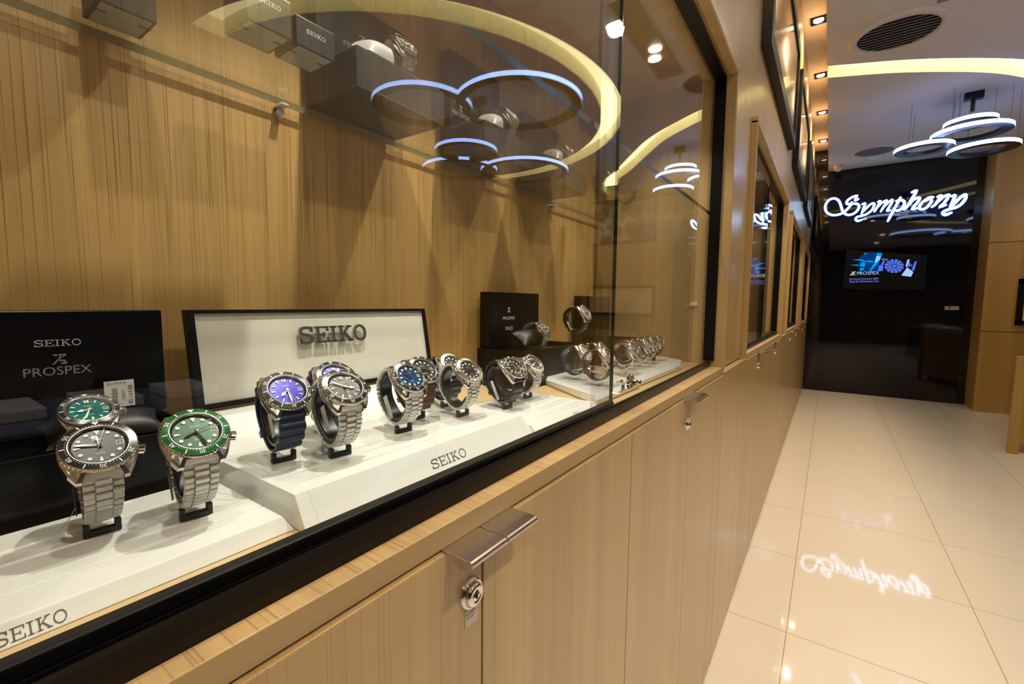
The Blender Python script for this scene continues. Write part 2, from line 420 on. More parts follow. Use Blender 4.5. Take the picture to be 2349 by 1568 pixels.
def showcase(i, x0, x1):
    words = ['nearest', 'second', 'third', 'farthest'][i]
    t = thing('showcase', 'timber showcase built into the wall, %s one along the aisle' % words, 'display case', ((x0 + x1) / 2, .5, .94), 0)
    q = MB().box((x0, .675, 1.0), (x1, .70, ZO)); q.build('back_panel', m_wback, t)
    q = MB().box((x0, .29, ZO), (x1, .70, ZO + .012)); q.build('case_top', m_wpanel, t)
    for a, b_ in ((x0 - .02, x0), (x1, x1 + .02)):
        MB().box((a, .262, ZW - .002), (b_, .70, ZO + .012)).build('jamb', m_wpanel, t, bevel=.003)
    MB().box((x0 - .02, .262, ZO + .0), (x1 + .02, .29, ZO + .028)).build('head_trim', m_wpanel, t, bevel=.003)
    # worktop with its edge band
    q = MB(); q.box((x0 - .02, .2675, ZW - .0193), (x1 + .02, .70, ZW)); q.build('worktop', m_wtop, t, bevel=.0008)
    MB().box((x0 - .02, .2662, ZW - .0196), (x1 + .02, .2675, ZW + .0002)).build('edge_band', m_wedge, t)
    MB().box((x0, .325, ZW), (x1, .675, ZW + .0075)).build('case_floor', m_wfloorcase, t)
    # sliding door track
    q = MB()
    ys0, ys1 = (.2835, .305) if i == 0 else (.288, .288)
    prof = [(0, 0), (.0005, .0195), (.0015, .0215), (.0035, .0215), (.0040, .0060), (.0105, .0060), (.0110, .0075), (.0125, .0075), (.0130, .0060), (.0240, .0060), (.0245, .0078), (.034, .0078), (.034, 0)]
    def fa(yy, zz): return (x0, (ys0 - .0008 if i == 0 else ys0) + yy, ZW + zz)
    def fb(yy, zz): return (x1, ys1 + yy * (1 if i else .7), ZW + zz)
    q.prism(prof, fa, fb); q.build('track', m_trackf if i else m_trackf, t)
    MB().box((x1 - .008, .293, ZW + .02), (x1 - .0005, .325, ZO)).build('end_channel', m_black, t)
    MB().box((x0, .293, ZO - .012), (x1 - .009, .325, ZO - .0005)).build('top_channel', m_black, t)
    # sliding glass doors
    xm = (x0 + x1) / 2
    for k, (a, b_, y0) in enumerate(((x0 + .001, xm - .010, .298), (xm - .055, x1 - .010, .3125))):
        q = MB(); y1 = y0 + .006; z0, z1 = ZW + .0105, ZO - .013
        q.add([(a, y0, z0), (b_, y0, z0), (b_, y0, z1), (a, y0, z1)], [(0, 1, 2, 3)])
        q.add([(a, y1, z0), (b_, y1, z0), (b_, y1, z1), (a, y1, z1)], [(3, 2, 1, 0)])
        q.cur = 1
        q.box((a, y0 + .0002, z0), (a + .0012, y1 - .0002, z1)) if k == 0 else None
        q.cur = 2 if k == 0 else 1
        if k == 0: q.box((b_ - .001, y0 + .0001, z0), (b_ + .0005, y1 - .0001, z1))
        g = q.build('sliding_glass_door', [m_glass, m_edgeg, m_edgek], t)
        if k == 1:
            g2 = MB().box((a - .0004, y0 + .0002, z0), (a, y1 - .0002, z1))
            s_ = g2.build('glass_edge', m_clear, None); s_.parent = g; s_.location = s_.location - t.location
        if i == 0 and k == 0:
            rq = MB().prism([(y0 - .0018, ZW + .0085), (y0 - .0018, ZW + .019), (y0 - .0006, ZW + .0195), (y0 - .0006, ZW + .0205), (y0 - .0018, ZW + .021), (y0 - .0018, ZW + .0285), (y0 - .0004, ZW + .0295), (y1 + .0015, ZW + .0295), (y1 + .0015, ZW + .0085)], lambda y, z: (a, y, z), lambda y, z: (b_ + .0005, y, z))
            rl = rq.build('bottom_rail', m_black, None)
            rl.parent = g; rl.location = rl.location - t.location
    return t
cases = [showcase(i, *b_) for i, b_ in enumerate(BAYS)]

# cabinet doors under the showcases
def handle_mb(x0, x1, z=.9828):
    q = MB()
    prof = [(y - .0045, z_) for y, z_ in [(.285, z + .0020), (.2385, z + .0014), (.2368, z + .0005), (.2358, z - .0010), (.2356, z - .0030), (.2362, z - .0042), (.2375, z - .0044), (.2384, z - .0030), (.2400, z - .0006), (.285, z - .0004)]]
    q.prism(prof, lambda y, zz: (x0, y, zz), lambda y, zz: (x1, y, zz))
    return q
def cabinet(i, x0, x1):
    n = 4; wd = (x1 - x0) / n
    nm = ['nearest', 'second', 'third', 'farthest'][i]
    t = thing('base_cabinet', 'timber base cabinet with four doors under the %s showcase' % nm, 'cabinet', ((x0 + x1) / 2, .5, 0))
    MB().box((x0 + .001, YF + .022, .062), (x1 - .001, .755, .984)).build('body', m_wpanel, t)
    xs = [x0, .3266, .7300, 1.118, x1] if i == 0 else [x0 + wd * k for k in range(5)]
    for k in range(4):
        a, b_ = xs[k], xs[k + 1]
        d = MB().box((a + .0014, YF, .012), (b_ - .0014, YF + .019, .9822)).build('door', m_wdoor, t, bevel=.0012)
        hx_ = (b_ - .052, b_ - .0006) if k % 2 == 0 else (a + .0006, a + .052)
        h = handle_mb(*hx_).build('handle', m_alu, None, bevel=.0006); h.parent = d; h.location = h.location - t.location
        h['label'] = 'polished metal edge pull'
        if k % 2 == 0:
            pL = at(1082, 1360, y=YF - .002); cx, cz = (pL.x, pL.z) if i == 0 and k == 0 else (b_ - .02, .92)
            lk = MB(); lk.smooth = True
            Mx = Matrix.Translation((cx, YF, cz)) @ Matrix.Rotation(R(90), 4, 'X')
            lk.lathe([(.0148, .0), (.0148, .0014), (.0137, .0040), (.0119, .0046), (.0113, .0030)], 48, Mx)
            lk.lathe([(.0113, .0022), (.0109, .0066), (.0098, .0082), (.0052, .0084), (.0050, .0079), (.0047, .0084), (.0, .0084)], 48, Mx)
            lo = lk.build('lock', m_chrome, None); lo.parent = d; lo.location = lo.location - t.location
            if i == 0:
                kh = MB(); yk = YF - .0085
                kh.stroke([(-.0036, -.0004), (.0036, .0018)], .0015, lambda u, v, h: (cx + u, yk - h, cz + v), .0001, False)
                kh.stroke([(-.0002, .0002), (.0003, -.0022)], .0024, lambda u, v, h: (cx + u, yk - h, cz + v), .0001)
                ko = kh.build('keyhole', m_dark, t)
    return t
cabs = [cabinet(i, *b_) for i, b_ in enumerate(BAYS)]
def textmesh(txt, size, T, depth=0., align='LEFT', shear=0., sx=1.0):
    """sans lettering as a mesh; T maps (u, v, h)"""
    cu = bpy.data.curves.new('txt', 'FONT'); cu.body = txt; cu.size = size; cu.align_x = align; cu.shear = shear
    cu.extrude = depth / 2; cu.resolution_u = 3
    ob = bpy.data.objects.new('txt', cu); C.objects.link(ob)
    bpy.context.view_layer.update()
    me_ = bpy.data.meshes.new_from_object(ob.evaluated_get(bpy.context.evaluated_depsgraph_get()))
    q = MB(); q.add([T(v.co.x * sx, v.co.y, v.co.z + depth / 2) for v in me_.vertices], [list(p.vertices) for p in me_.polygons])
    bpy.data.objects.remove(ob); bpy.data.curves.remove(cu); bpy.data.meshes.remove(me_)
    return q
# paper label under the first lock
pa, pb = at(1066, 1403, y=YF), at(1095, 1418, y=YF)
lx, lz, lw, lh = pa.x, pb.z, pb.x - pa.x, pa.z - pb.z
t = thing('paper_label', 'small worn paper label with handwriting under the near cabinet lock', 'label', (lx + lw / 2, YF - .0003, lz))
MB().box((lx, YF - .0006, lz), (lx + lw, YF - .0001, lz + lh)).build('paper', pm('old_paper', (.52, .45, .36), .7), t)
textmesh('IN CPUOLA', .0030, lambda u, v, h: (lx + .0012 + u, YF - .0007 - h, lz + lh * .68 + v + u * .02)).build('print', m_print, t)
textmesh('Prestige', .0038, lambda u, v, h: (lx + .0008 + u, YF - .0007 - h, lz + lh * .42 + v + u * .04), shear=.3).build('handwriting', m_blueink, t)

# ------------------------------------------------------------------ lettering: slab-serif strokes
def slab(word, H, x0, T, sw=.15, depth=0., ser=.09):
    q = MB(); x = 0.
    def st(p, w_=sw, r_=False): q.stroke([((x0 + (x + a) * H), b_ * H) for a, b_ in p], w_ * H, T, depth, r_)
    for ch in word:
        h = sw / 2
        if ch == 'S':
            P = smooth_pts([(.90, .70, 0), (.84, .86, 0), (.66, .94, 0), (.38, .94, 0), (.15, .86, 0), (.10, .72, 0), (.22, .58, 0), (.50, .52, 0), (.80, .44, 0), (.92, .28, 0), (.82, .12, 0), (.60, .06, 0), (.32, .06, 0), (.12, .16, 0), (.06, .32, 0)], 3)
            st([(p.x, p.y) for p in P], sw * .85); st([(.90, .66), (.90, 1.0)], ser); st([(.06, .0), (.06, .36)], ser); x += 1.1
        elif ch == 'E':
            st([(.24, 0), (.24, 1)], sw); st([(0, 1 - ser / 2), (1.0, 1 - ser / 2)], ser); st([(0, ser / 2), (1.02, ser / 2)], ser)
            st([(.24, .5), (.72, .5)], ser); st([(.97, .68), (.97, 1)], ser); st([(.99, 0), (.99, .32)], ser); st([(.70, .36), (.70, .64)], ser); x += 1.16
        elif ch == 'I':
            st([(.25, 0), (.25, 1)], sw); st([(0, 1 - ser / 2), (.5, 1 - ser / 2)], ser); st([(0, ser / 2), (.5, ser / 2)], ser); x += .64
        elif ch == 'K':
            st([(.24, 0), (.24, 1)], sw); st([(0, 1 - ser / 2), (.48, 1 - ser / 2)], ser); st([(0, ser / 2), (.48, ser / 2)], ser)
            st([(.26, .38), (.88, .97)], ser * 1.1); st([(.46, .56), (.98, .03)], sw)
            st([(.66, 1 - ser / 2), (1.08, 1 - ser / 2)], ser); st([(.74, ser / 2), (1.16, ser / 2)], ser); x += 1.26
        elif ch == 'O':
            st([(.52 + .46 * math.cos(a), .5 + .46 * math.sin(a)) for a in [2 * PI * k / 28 for k in range(29)]], sw * .8); x += 1.1
    return q
def prospex_mark(H, x0, z0, T, depth=0.):
    """the folded X emblem"""
    q = MB()
    for p in ([(0, .96), (.34, .96), (.34, .8), (.16, .8)], [(.42, .96), (1., .96), (.88, .74), (.58, .58), (.1, 0), (-.04, 0), (.5, .66)], [(.60, .8), (.78, .8), (.7, .68), (.55, .66)], [(.5, .42), (.86, .40), (1.0, .0), (.62, .0), (.5, .16), (.80, .16), (.74, .28), (.42, .3)]):
        pts = [(x0 + a * H, z0 + b_ * H) for a, b_ in p]
        if depth: q.prism(pts, lambda u, v: T(u, v, 0), lambda u, v: T(u, v, depth))
        else: q.add([T(u, v, 0) for u, v in pts], [list(range(len(pts)))])
    return q

def fixed(q, name, mat, part, root):
    """sub-part: child of part, whose own origin is the root's"""
    o = q.build(name, mat, None); o.parent = part; o.location = o.location - root.location; return o

# ------------------------------------------------------------------ trays
def tray(label, y0, z0, y1, z1, yb, xa, xb, grooves=(), ga=None, gb=None, ends=(.0, .006), group=None):
    t = thing('display_tray', label, 'display tray', ((xa + xb) / 2, (y0 + yb) / 2, z0), 0)
    def top(gr):
        P = [(y1, z1)]
        if gr:
            for g in grooves: P += [(g - .0017, z1), (g - .0011, z1 - .0022), (g + .0011, z1 - .0022), (g + .0017, z1)]
        return P + [(yb, z1)]
    ga = xa if ga is None else ga; gb = xb if gb is None else gb
    q = MB()
    def seg(a, b_, gr, sa=0., sb=0.):
        P = [(y0, z0)] + top(gr) + [(yb, z0)]
        q.prism(P, lambda y, z: (a + sa * (z - z0) / (z1 - z0), y, z), lambda y, z: (b_ - sb * (z - z0) / (z1 - z0), y, z))
    if ga > xa: seg(xa, ga, False, ends[0], 0)
    seg(ga, gb, True, ends[0] if ga <= xa else 0, ends[1] if gb >= xb else 0)
    if gb < xb: seg(gb, xb, False, 0, ends[1])
    q.build('tray_body', m_white, t, bevel=.0009)
    return t
ZF = ZW + .0077
t1 = tray('long white slatted display tray under the two near silver watches', .352, ZF, .360, 1.024, .498, -.06, .1905, (.392, .412, .438, .462))
def face_T(x0_, ya, za, yb_, zb, k0, off=.0002):
    L_ = math.hypot(yb_ - ya, zb - za); uy, uz = (yb_ - ya) / L_, (zb - za) / L_
    return lambda u, v, h: (x0_ + u, ya + uy * (k0 + v) - uz * (off + h), za + uz * (k0 + v) + uy * (off + h))
slab('SEIKO', .0055, 0, lambda u, v, h: face_T(.0262, .352, ZF, .360, 1.024, .0022)(u, v * 1.35, h)).build('lettering', m_print, t1)
t2 = thing('display_tray', 'raised glossy white display tray with slots carrying the cream sign and seven watches', 'display tray', (.364, .44, ZF))
q = MB()
Z2 = 1.041
def seg2(a, b_, gr, sa=0., sb=0.):
    P = [(.336, ZF), (.354, Z2)]
    if gr:
        for g in (.376, .398, .416): P += [(g - .0018, Z2), (g - .0012, Z2 - .0024), (g + .0012, Z2 - .0024), (g + .0018, Z2)]
    P += [(.50, Z2), (.575, 1.066), (.615, 1.068), (.615, ZF)]
    q.prism(P, lambda y, z: (a + sa * (z - ZF) / .03, y, z), lambda y, z: (b_ - sb * (z - ZF) / .03, y, z))
seg2(.1915, .204, False, .0005, 0); seg2(.204, .518, True); seg2(.518, .5375, False, 0, .010)
q.build('tray_body', m_white, t2, bevel=.001)
slab('SEIKO', .0107, 0, face_T(.3395, .336, ZF, .354, Z2, .0095)).build('lettering', m_print, t2)
t3 = tray('low white display tray with a small printed mark, right of the raised tray', .335, ZF, .345, 1.024, .50, .541, .757, (.375, .405, .435), .55, .735, (0, .010))
T3 = face_T(.664, .335, ZF, .345, 1.024, .004)
slab('SEIKO', .0034, 0, T3).build('lettering', m_print, t3)
q = MB()
for p in ([(-.002, -.0012), (.0195, -.0012)], [(-.002, .0047), (.0195, .0047)], [(-.002, -.0012), (-.002, .0047)], [(.0195, -.0012), (.0195, .0047)]): q.stroke(p, .0004, T3, 0, False)
q.build('mark_border', m_print, t3)
def slab_tray(label, pts, h=.019):
    cx = sum(p[0] for p in pts) / len(pts); cy = sum(p[1] for p in pts) / len(pts)
    t = thing('display_slab', label, 'display tray', (cx, cy, ZF))
    MB().prism(pts, lambda x, y: (x, y, ZF), lambda x, y: (x, y, ZF + .003)).build('wooden_base', m_wedge, t)
    ins = [(cx + (p[0] - cx) * (1 - .006 / max(.05, abs(p[0] - cx))), cy + (p[1] - cy) * (1 - .007 / max(.05, abs(p[1] - cy)))) for p in pts]
    q = MB(); n = len(pts)
    q.add([(x, y, ZF + .003) for x, y in pts] + [(x, y, ZF + .011) for x, y in pts] + [(x, y, ZF + h) for x, y in ins],
          [list(range(n))[::-1], [2 * n + i for i in range(n)]] + [(i, (i + 1) % n, n + (i + 1) % n, n + i) for i in range(n)] + [(n + i, n + (i + 1) % n, 2 * n + (i + 1) % n, 2 * n + i) for i in range(n)])
    q.build('slab', m_white, t, bevel=.0008)
    return t
slab_tray('thick white slab on a thin wooden base behind the glass joint', [(.762, .342), (.985, .342), (1.105, .545), (.903, .545)])
slab_tray('white slab right of the glass joint, in front of the row of five watches', [(.997, .348), (1.365, .346), (1.50, .50), (1.16, .50)])
slab_tray('small white slab farthest right in the near showcase', [(1.385, .372), (1.465, .372), (1.525, .45), (1.515, .54), (1.50, .505)], .016)

# ------------------------------------------------------------------ cream sign
t = thing('sign_board', 'cream linen sign board in a black frame with raised metal lettering', 'sign', (.404, .61, 1.068))
X1, X2, ZB, ZT_ = .2125, .5955, 1.0712, 1.1893
def SB(u, v, h): return (u, .602 + (v - ZB) * .17 - h, v)
q = MB()
for a, b_, c_, d_ in ((X1, X2, ZB, ZB + .006), (X1, X2, ZT_ - .0045, ZT_), (X1, X1 + .0085, ZB + .006, ZT_ - .0045), (X2 - .006, X2, ZB + .006, ZT_ - .0045)):
    q.prism([(a, c_), (b_, c_), (b_, d_), (a, d_)], lambda u, v: SB(u, v, .004), lambda u, v: SB(u, v, -.008))
q.build('frame', m_black, t)
q = MB(); q.prism([(X1 + .008, ZB + .005), (X2 - .005, ZB + .005), (X2 - .005, ZT_ - .004), (X1 + .008, ZT_ - .004)], lambda u, v: SB(u, v, .0), lambda u, v: SB(u, v, -.007)); q.build('panel', m_fabric, t)
slab('SEIKO', .0214, 0, lambda u, v, h: SB(.3450 + u, 1.1405 + v * 1.12, .0045 + h), sw=.2, depth=.004, ser=.13).build('lettering', m_logo, t)

# ------------------------------------------------------------------ gift boxes
def pillow_mb(cx, cy, cz, wx, wy, wz, tilt=0.):
    """stuffed cushion with pinched corners"""
    q = MB(); q.smooth = True; n = 16; vs_ = []; fs = []; rot = Matrix.Rotation(tilt, 3, 'X')
    for sd in (1, -1):
        for i in range(n + 1):
            for j in range(n + 1):
                x, y = 2 * i / n - 1, 2 * j / n - 1
                z = sd * (1 - abs(x) ** 3.2) ** .55 * (1 - abs(y) ** 2.6) ** .55
                px = x * (1 - .10 * (1 - y * y)); py = y * (1 - .12 * (1 - x * x))
                cr = .05 * math.sin(9 * math.atan2(y, x)) * (x * x + y * y) * .5
                p = rot @ Vector((px * wx / 2, py * wy / 2, (z + (cr if abs(z) > .05 else 0)) * wz / 2)); vs_.append((cx + p.x, cy + p.y, cz + p.z))
    m_ = (n + 1) ** 2
    for sd in (0, 1):
        for i in range(n):
            for j in range(n):
                f = (sd * m_ + i * (n + 1) + j, sd * m_ + (i + 1) * (n + 1) + j, sd * m_ + (i + 1) * (n + 1) + j + 1, sd * m_ + i * (n + 1) + j + 1)
                fs.append(f if sd == 0 else f[::-1])
    return q.add(vs_, fs)
def gift_box(label, x0, x1, y0, y1, z0, zb, lid, mat, pil=None, pmat=None):
    """base tray y0..y1, z0..zb ; lid = (xa, xb, ya, yb, ztop)"""
    t = thing('gift_box', label, 'watch box', ((x0 + x1) / 2, (y0 + y1) / 2, z0))
    q = MB(); w_ = .004
    q.box((x0, y0, z0), (x1, y1, z0 + .004))
    for a, b_ in (((x0, y0, z0 + .004), (x1, y0 + w_, zb)), ((x0, y1 - w_, z0 + .004), (x1, y1, zb)), ((x0, y0 + w_, z0 + .004), (x0 + w_, y1 - w_, zb)), ((x1 - w_, y0 + w_, z0 + .004), (x1, y1 - w_, zb))): q.box(a, b_)
    q.box((x0 + w_, y0 + w_, z0 + .005), (x1 - w_, y1 - w_, zb - .010))
    q.build('box_base', mat, t, bevel=.0006)
    xa, xb, ya, yb, zt = lid
    MB().cbox((xa, ya, zb + .0005), (xb, yb, zt), .0012).build('open_lid', mat, t)
    return t
# the big black box at the left edge of the photo
g1 = gift_box('large open black watch box with its lid upright, at the left end', -.05, .187, .515, .668, ZF, 1.0745, (-.05, .1905, .622, .664, 1.1893), m_boxg)
YL = .6215
def word_px(u0, v0, u1, v1, y, fn, mat, parent, name='lettering', **k):
    a, b_ = at(u0, v0, y=y), at(u1, v1, y=y)
    return a, b_
a, b_ = at(78, 796, y=YL), at(188, 792, y=YL)
slab('SEIKO', (b_.x - a.x) / 5.3, 0, lambda u, v, h: (a.x + u, YL - .0002 - h, a.z + v)).build('lettering', m_silver, g1)
a = at(121, 836, y=YL)
prospex_mark(.0105, 0, 0, lambda u, v, h: (a.x + u, YL - .0002 - h, a.z + v)).build('emblem', m_dsilver, g1)
a, b_ = at(54, 866, y=YL), at(211, 860, y=YL)
def wide(word, wtot, H, T, mat, parent, name='lettering'):
    q = textmesh(word, H * 1.4, lambda u, v, h: (u, v, 0))
    xs = [p[0] for p in q.v]; k = wtot / (max(xs) - min(xs)); m0 = min(xs)
    q.v = [T((p[0] - m0) * k, p[1], .0) for p in q.v]
    return q.build(name, mat, parent)
wide('PROSPEX', b_.x - a.x, .0085, lambda u, v, h: (a.x + u, YL - .0002, a.z + v), m_dsilver, g1)
tag(pillow_mb(.126, .575, 1.075, .092, .044, .028, R(20)).build('watch_pillow', m_pillow), 'black padded pillow in the large open box holding the teal watch', 'pillow')

SZ = 1.491
# small black boxes standing on the glass shelf, grey paper under each
def small_box(label, x0, x1, y0, y1, zt, word, grp='small black boxes on the glass shelf'):
    t = thing('watch_carton', label, 'box', ((x0 + x1) / 2, (y0 + y1) / 2, SZ + .0002), 0, grp)
    q = MB(); q.cbox((x0, y0, SZ + .0006), (x1, y1, zt), .0012); q.build('carton', m_box, t)
    q = MB(); q.box((x0 + .0035, y0 + .003, SZ + .0002), (x1 - .0035, y1 - .003, SZ + .0006)); q.build('paper_base', m_boxbottom, t)
    MB().box((x0, y0 + .018, SZ + .0001), (x0 + .011, y0 + .0215, SZ + .0003)).build('slot', m_dark, t); MB().box((x1 - .011, y0 + .018, SZ + .0001), (x1, y0 + .0215, SZ + .0003)).build('slot', m_dark, t)
    if word:
        slab('SEIKO', .0046, 0, lambda u, v, h: ((x0 + x1) / 2 - .012 + u, y0 - .0002 - h, zt - .0155 + v)).build('lettering', m_silver, t)
    return t
small_box('small black carton on the glass shelf, leftmost by itself', .146, .1945, .599, .651, 1.533, False)
small_box('small black carton on the glass shelf, behind and left of its lettered neighbour', .2435, .2915, .509, .561, 1.531, True)
small_box('small black lettered carton on the glass shelf beside the open box', .2975, .3455, .5105, .5605, 1.524, True)
g2 = gift_box('open black box on the glass shelf with a grey pillow, beside the cartons', .3975, .566, .538, .662, SZ + .0002, 1.5445, (.400, .569, .634, .664, 1.666), m_box)
tag(pillow_mb(.467, .575, 1.566, .075, .052, .038, R(25)).build('watch_pillow', m_satin), 'grey satin pillow in the open shelf box beside the cartons', 'pillow')
prospex_mark(.013, 0, 0, lambda u, v, h: (.472 + u, .6335, 1.610 + v)).build('emblem', m_dsilver, g2)
wide('PROSPEX', .055, .0085, lambda u, v, h: (.445 + u, .6335, 1.594 + v), m_dsilver, g2)
g3 = gift_box('open black box in the middle of the glass shelf with an upright slab lid', .688, .855, .55, .664, SZ + .0002, 1.545, (.688, .853, .640, .668, 1.700), m_box)
tag(pillow_mb(.775, .590, 1.568, .070, .050, .040, R(25)).build('watch_pillow', m_satin), 'grey satin pillow in the middle shelf box', 'pillow')
a = at(1052, 254, y=.6395); prospex_mark(.012, 0, 0, lambda u, v, h: (a.x + u, .6395, a.z + v)).build('emblem', m_silver, g3)
a, b_ = at(1037, 256, y=.6395), at(1078, 276, y=.6395)
wide('PROSPEX', b_.x - a.x, .0085, lambda u, v, h: (a.x + u, .6395, a.z + v - .002), m_silver, g3)
g4 = gift_box('open black box on the glass shelf, third one, right of the slab lid', .955, 1.125, .55, .664, SZ + .0002, 1.545, (.955, 1.135, .640, .668, 1.672), m_box)
tag(pillow_mb(1.03, .590, 1.568, .070, .050, .040, R(25)).build('watch_pillow', m_satin), 'grey satin pillow in the third open shelf box', 'pillow')
# black gift boxes on the showcase floor
g5 = gift_box('open black watch box on the showcase floor behind the middle watches', .80, 1.085, .53, .66, ZF, 1.098, (.812, 1.025, .634, .662, 1.2268), m_boxg)
a = at(1156, 730, y=.6335)
wide('PROSPEX', .050, .0075, lambda u, v, h: (a.x - .004 + u, .6335, a.z - .003 + v), m_silver, g5)
prospex_mark(.012, 0, 0, lambda u, v, h: (a.x + .014 + u, .6335, a.z + .014 + v)).build('emblem', m_silver, g5)
wide('PADI', .028, .0095, lambda u, v, h: (a.x + .008 + u, .6335, a.z - .029 + v), m_silver, g5)
tag(pillow_mb(.905, .585, 1.118, .095, .050, .036, R(35)).build('watch_pillow', m_pillow), 'black leather pillow in the black box on the showcase floor', 'pillow')
g6 = gift_box('open black watch box deep in the showcase, seen through the glass joint', 1.27, 1.49, .53, .66, ZF, 1.090, (1.28, 1.50, .634, .662, 1.226), m_boxg)

# ------------------------------------------------------------------ glass shelf
t = thing('glass_shelf', 'clear glass shelf with green edges running the length of the showcase', 'shelf', (.74, .5, 1.4835))
q = MB(); q.add([(-.06, .324, 1.4812), (1.535, .324, 1.4812), (1.535, .662, 1.4812), (-.06, .662, 1.4812)], [(3, 2, 1, 0)])
q.add([(-.06, .324, 1.491), (1.535, .324, 1.491), (1.535, .662, 1.491), (-.06, .662, 1.491)], [(0, 1, 2, 3)])
q.build('pane', m_shelfg, t)
MB().box((-.06, .3235, 1.4813), (1.535, .3239, 1.4909)).build('front_edge', m_edgeg, t)
MB().box((-.06, .6621, 1.4813), (1.535, .6624, 1.4909)).build('back_shadow_strip', pm('shadow_strip_brown', (.17, .135, .065), .12, coat=.5), t)  # opaque strip added to throw a shadow band on the panel; real edge is clear
for x in (.359, 1.145):
    c = MB(); c.smooth = True
    c.cyl((x, .675, 1.472), (x, .661, 1.472), .0045, 16); c.cyl((x, .668, 1.480), (x, .667, 1.463), .0035, 12, .0022); c.box((x - .005, .650, 1.4785), (x + .005, .674, 1.4809))
    tag(c.build('shelf_clip', m_clip), 'clear plastic shelf clip on the back panel, %s one' % ('nearer' if x < 1 else 'farther'), 'shelf clip')

# ------------------------------------------------------------------ watches
MESHES = {}
def cached(key, mk):
    if key not in MESHES: MESHES[key] = mk()
    return MESHES[key]
RT, RN, PE = 30.5, 26.5, 2.35
def pth(a, k=1.):
    s_, c_ = math.sin(a), math.cos(a)
    return Vector((RT * k * math.copysign(abs(s_) ** (2 / PE), s_), RN * k * math.copysign(abs(c_) ** (2 / PE), c_)))
def path(a0, a1, k=1., step=1.0):
    """even points (T, N) with outward normal"""
    raw = [pth(a0 + (a1 - a0) * i / 720, k) for i in range(721)]
    out = [(raw[0], 0.)]; acc = 0; nxt = step
    for p, q_ in zip(raw[:-1], raw[1:]):
        d = (q_ - p).length
        while acc + d >= nxt and d > 0:
            out.append((p.lerp(q_, (nxt - acc) / d), nxt)); nxt += step
        acc += d
    P = [o for o, _ in out]; res = []
    for i, p in enumerate(P):
        t_ = P[min(i + 1, len(P) - 1)] - P[max(i - 1, 0)]; t_.normalize()
        n_ = Vector((t_.y, -t_.x))
        if n_.dot(p) < 0: n_ = -n_
        res.append((p, n_, t_))
    return res
A0 = R(36)
def band_mesh(kind):
    q = MB(); P = path(A0, 2 * PI - A0, 1., 1.0); n = len(P)
    for sg in (1, -1):      # end pieces between the lugs
        pr = [(15.0 * sg, 27.0), (15.0 * sg, 30.6), (18.8 * sg, 29.6), (21.6 * sg, 26.6), (22.4 * sg, 23.2), (19.0 * sg, 22.2)]
        q.prism(pr, lambda a, b: (-10.6, a, b), lambda a, b: (10.6, a, b))
    def X3(p, n_, x, h): v = p + n_ * h; return (x, v.x, v.y)
    if kind == 'steel':
        pit = 4.7; k = 0; i = 1.0; row = 0
        def link(c, x0, x1, hh, ln):
            i0 = max(0, min(n - 1, int(round(c)))); p, n_, t_ = P[i0]
            prof = [(-ln / 2, .1), (-ln / 2, hh - .9), (-ln / 2 + .9, hh), (ln / 2 - .9, hh), (ln / 2, hh - .9), (ln / 2, .1)]
            def f(x, dx): 
                return [(x, *(p + t_ * s_ + n_ * (h_ - dx))[:]) for s_, h_ in prof]
            q.sweep([f(x0, .5), f(x0 + .5, 0), f(x1 - .5, 0), f(x1, .5)])
        c = 1.5
        while c < n - 2:
            f = abs(c / n - .5) * 2; W = 8.8 + 2.2 * f; Wc = W * .43
            link(c, -Wc + .12, Wc - .12, 3.3, pit - .25)
            link(c + pit / 2, -W, -Wc - .12, 3.0, pit - .25); link(c + pit / 2, Wc + .12, W, 3.0, pit - .25)
            c += pit
    else:
        secs = []
        for i, (p, n_, t_) in enumerate(P[::1]):
            f = abs(i / n - .5) * 2; W = 9.0 + 2.0 * f; s_ = min(i, n - 1 - i); th = 2.6
            if kind == 'rubber' and s_ < 34: th = 2.8 + 2.0 * (abs(math.sin(PI * (s_ - 5) / 9.5)) if s_ > 5 else 0)
            if kind == 'rubber' and s_ < 34: W += .5 * abs(math.sin(PI * (s_ - 5) / 9.5))
            secs.append([X3(p, n_, x, h) for x, h in ((-W, .3), (-W, th - .6), (-W + .7, th), (W - .7, th), (W, th - .6), (W, .3), (W - .6, 0), (-W + .6, 0))])
        q.smooth = False; q.sweep(secs)
        # buckle keeper at the back
        p, n_, t_ = P[n // 2]
        q.sweep([[X3(p + t_ * s_, n_, x, h) for x, h in ((-10.3, -.6), (-10.3, 4.2), (10.3, 4.2), (10.3, -.6))] for s_ in (-3, 3)])
    return q
def outline(k, dip):
    half = [(10.9, 18.0), (11.1, 23.4), (14.2, 23.2), (17.6, 17.5), (20.6, 9.), (21.4, 3.), (21.4, -3.), (20.6, -9.), (17.6, -17.5), (14.2, -23.2), (11.1, -23.4), (10.9, -18.0)]
    pts = [(x * k, y * k) for x, y in half] + [(-x * k, y * k) for x, y in half[::-1]]
    return pts
def case_mesh():
    q = MB(); secs = []
    for k, nz in ((.93, -.5), (.985, 1.2), (1., 3.2), (.985, 5.6), (.93, 6.6), (.75, 7.0)):
        secs.append([(x, y, nz - (.9 if nz < 7 else .3) * max(0, abs(y) - 9) * .30) for x, y in outline(k, 0)])
    q.sweep(secs); return q
def crown_mesh(ang):
    q = MB(); a = R(ang); M_ = Matrix.Rotation(a, 4, 'Z') @ Matrix.Translation((20.4, 0, 3.6)) @ Matrix.Rotation(R(90), 4, 'Y')
    q.lathe([(0, 0), (2.2, 0), (2.2, 1.2), (3.3, 1.3), (3.4, 2), (3.4, 4.6), (2.9, 5.2), (0, 5.2)], 28, M_, ripple=.25); return q
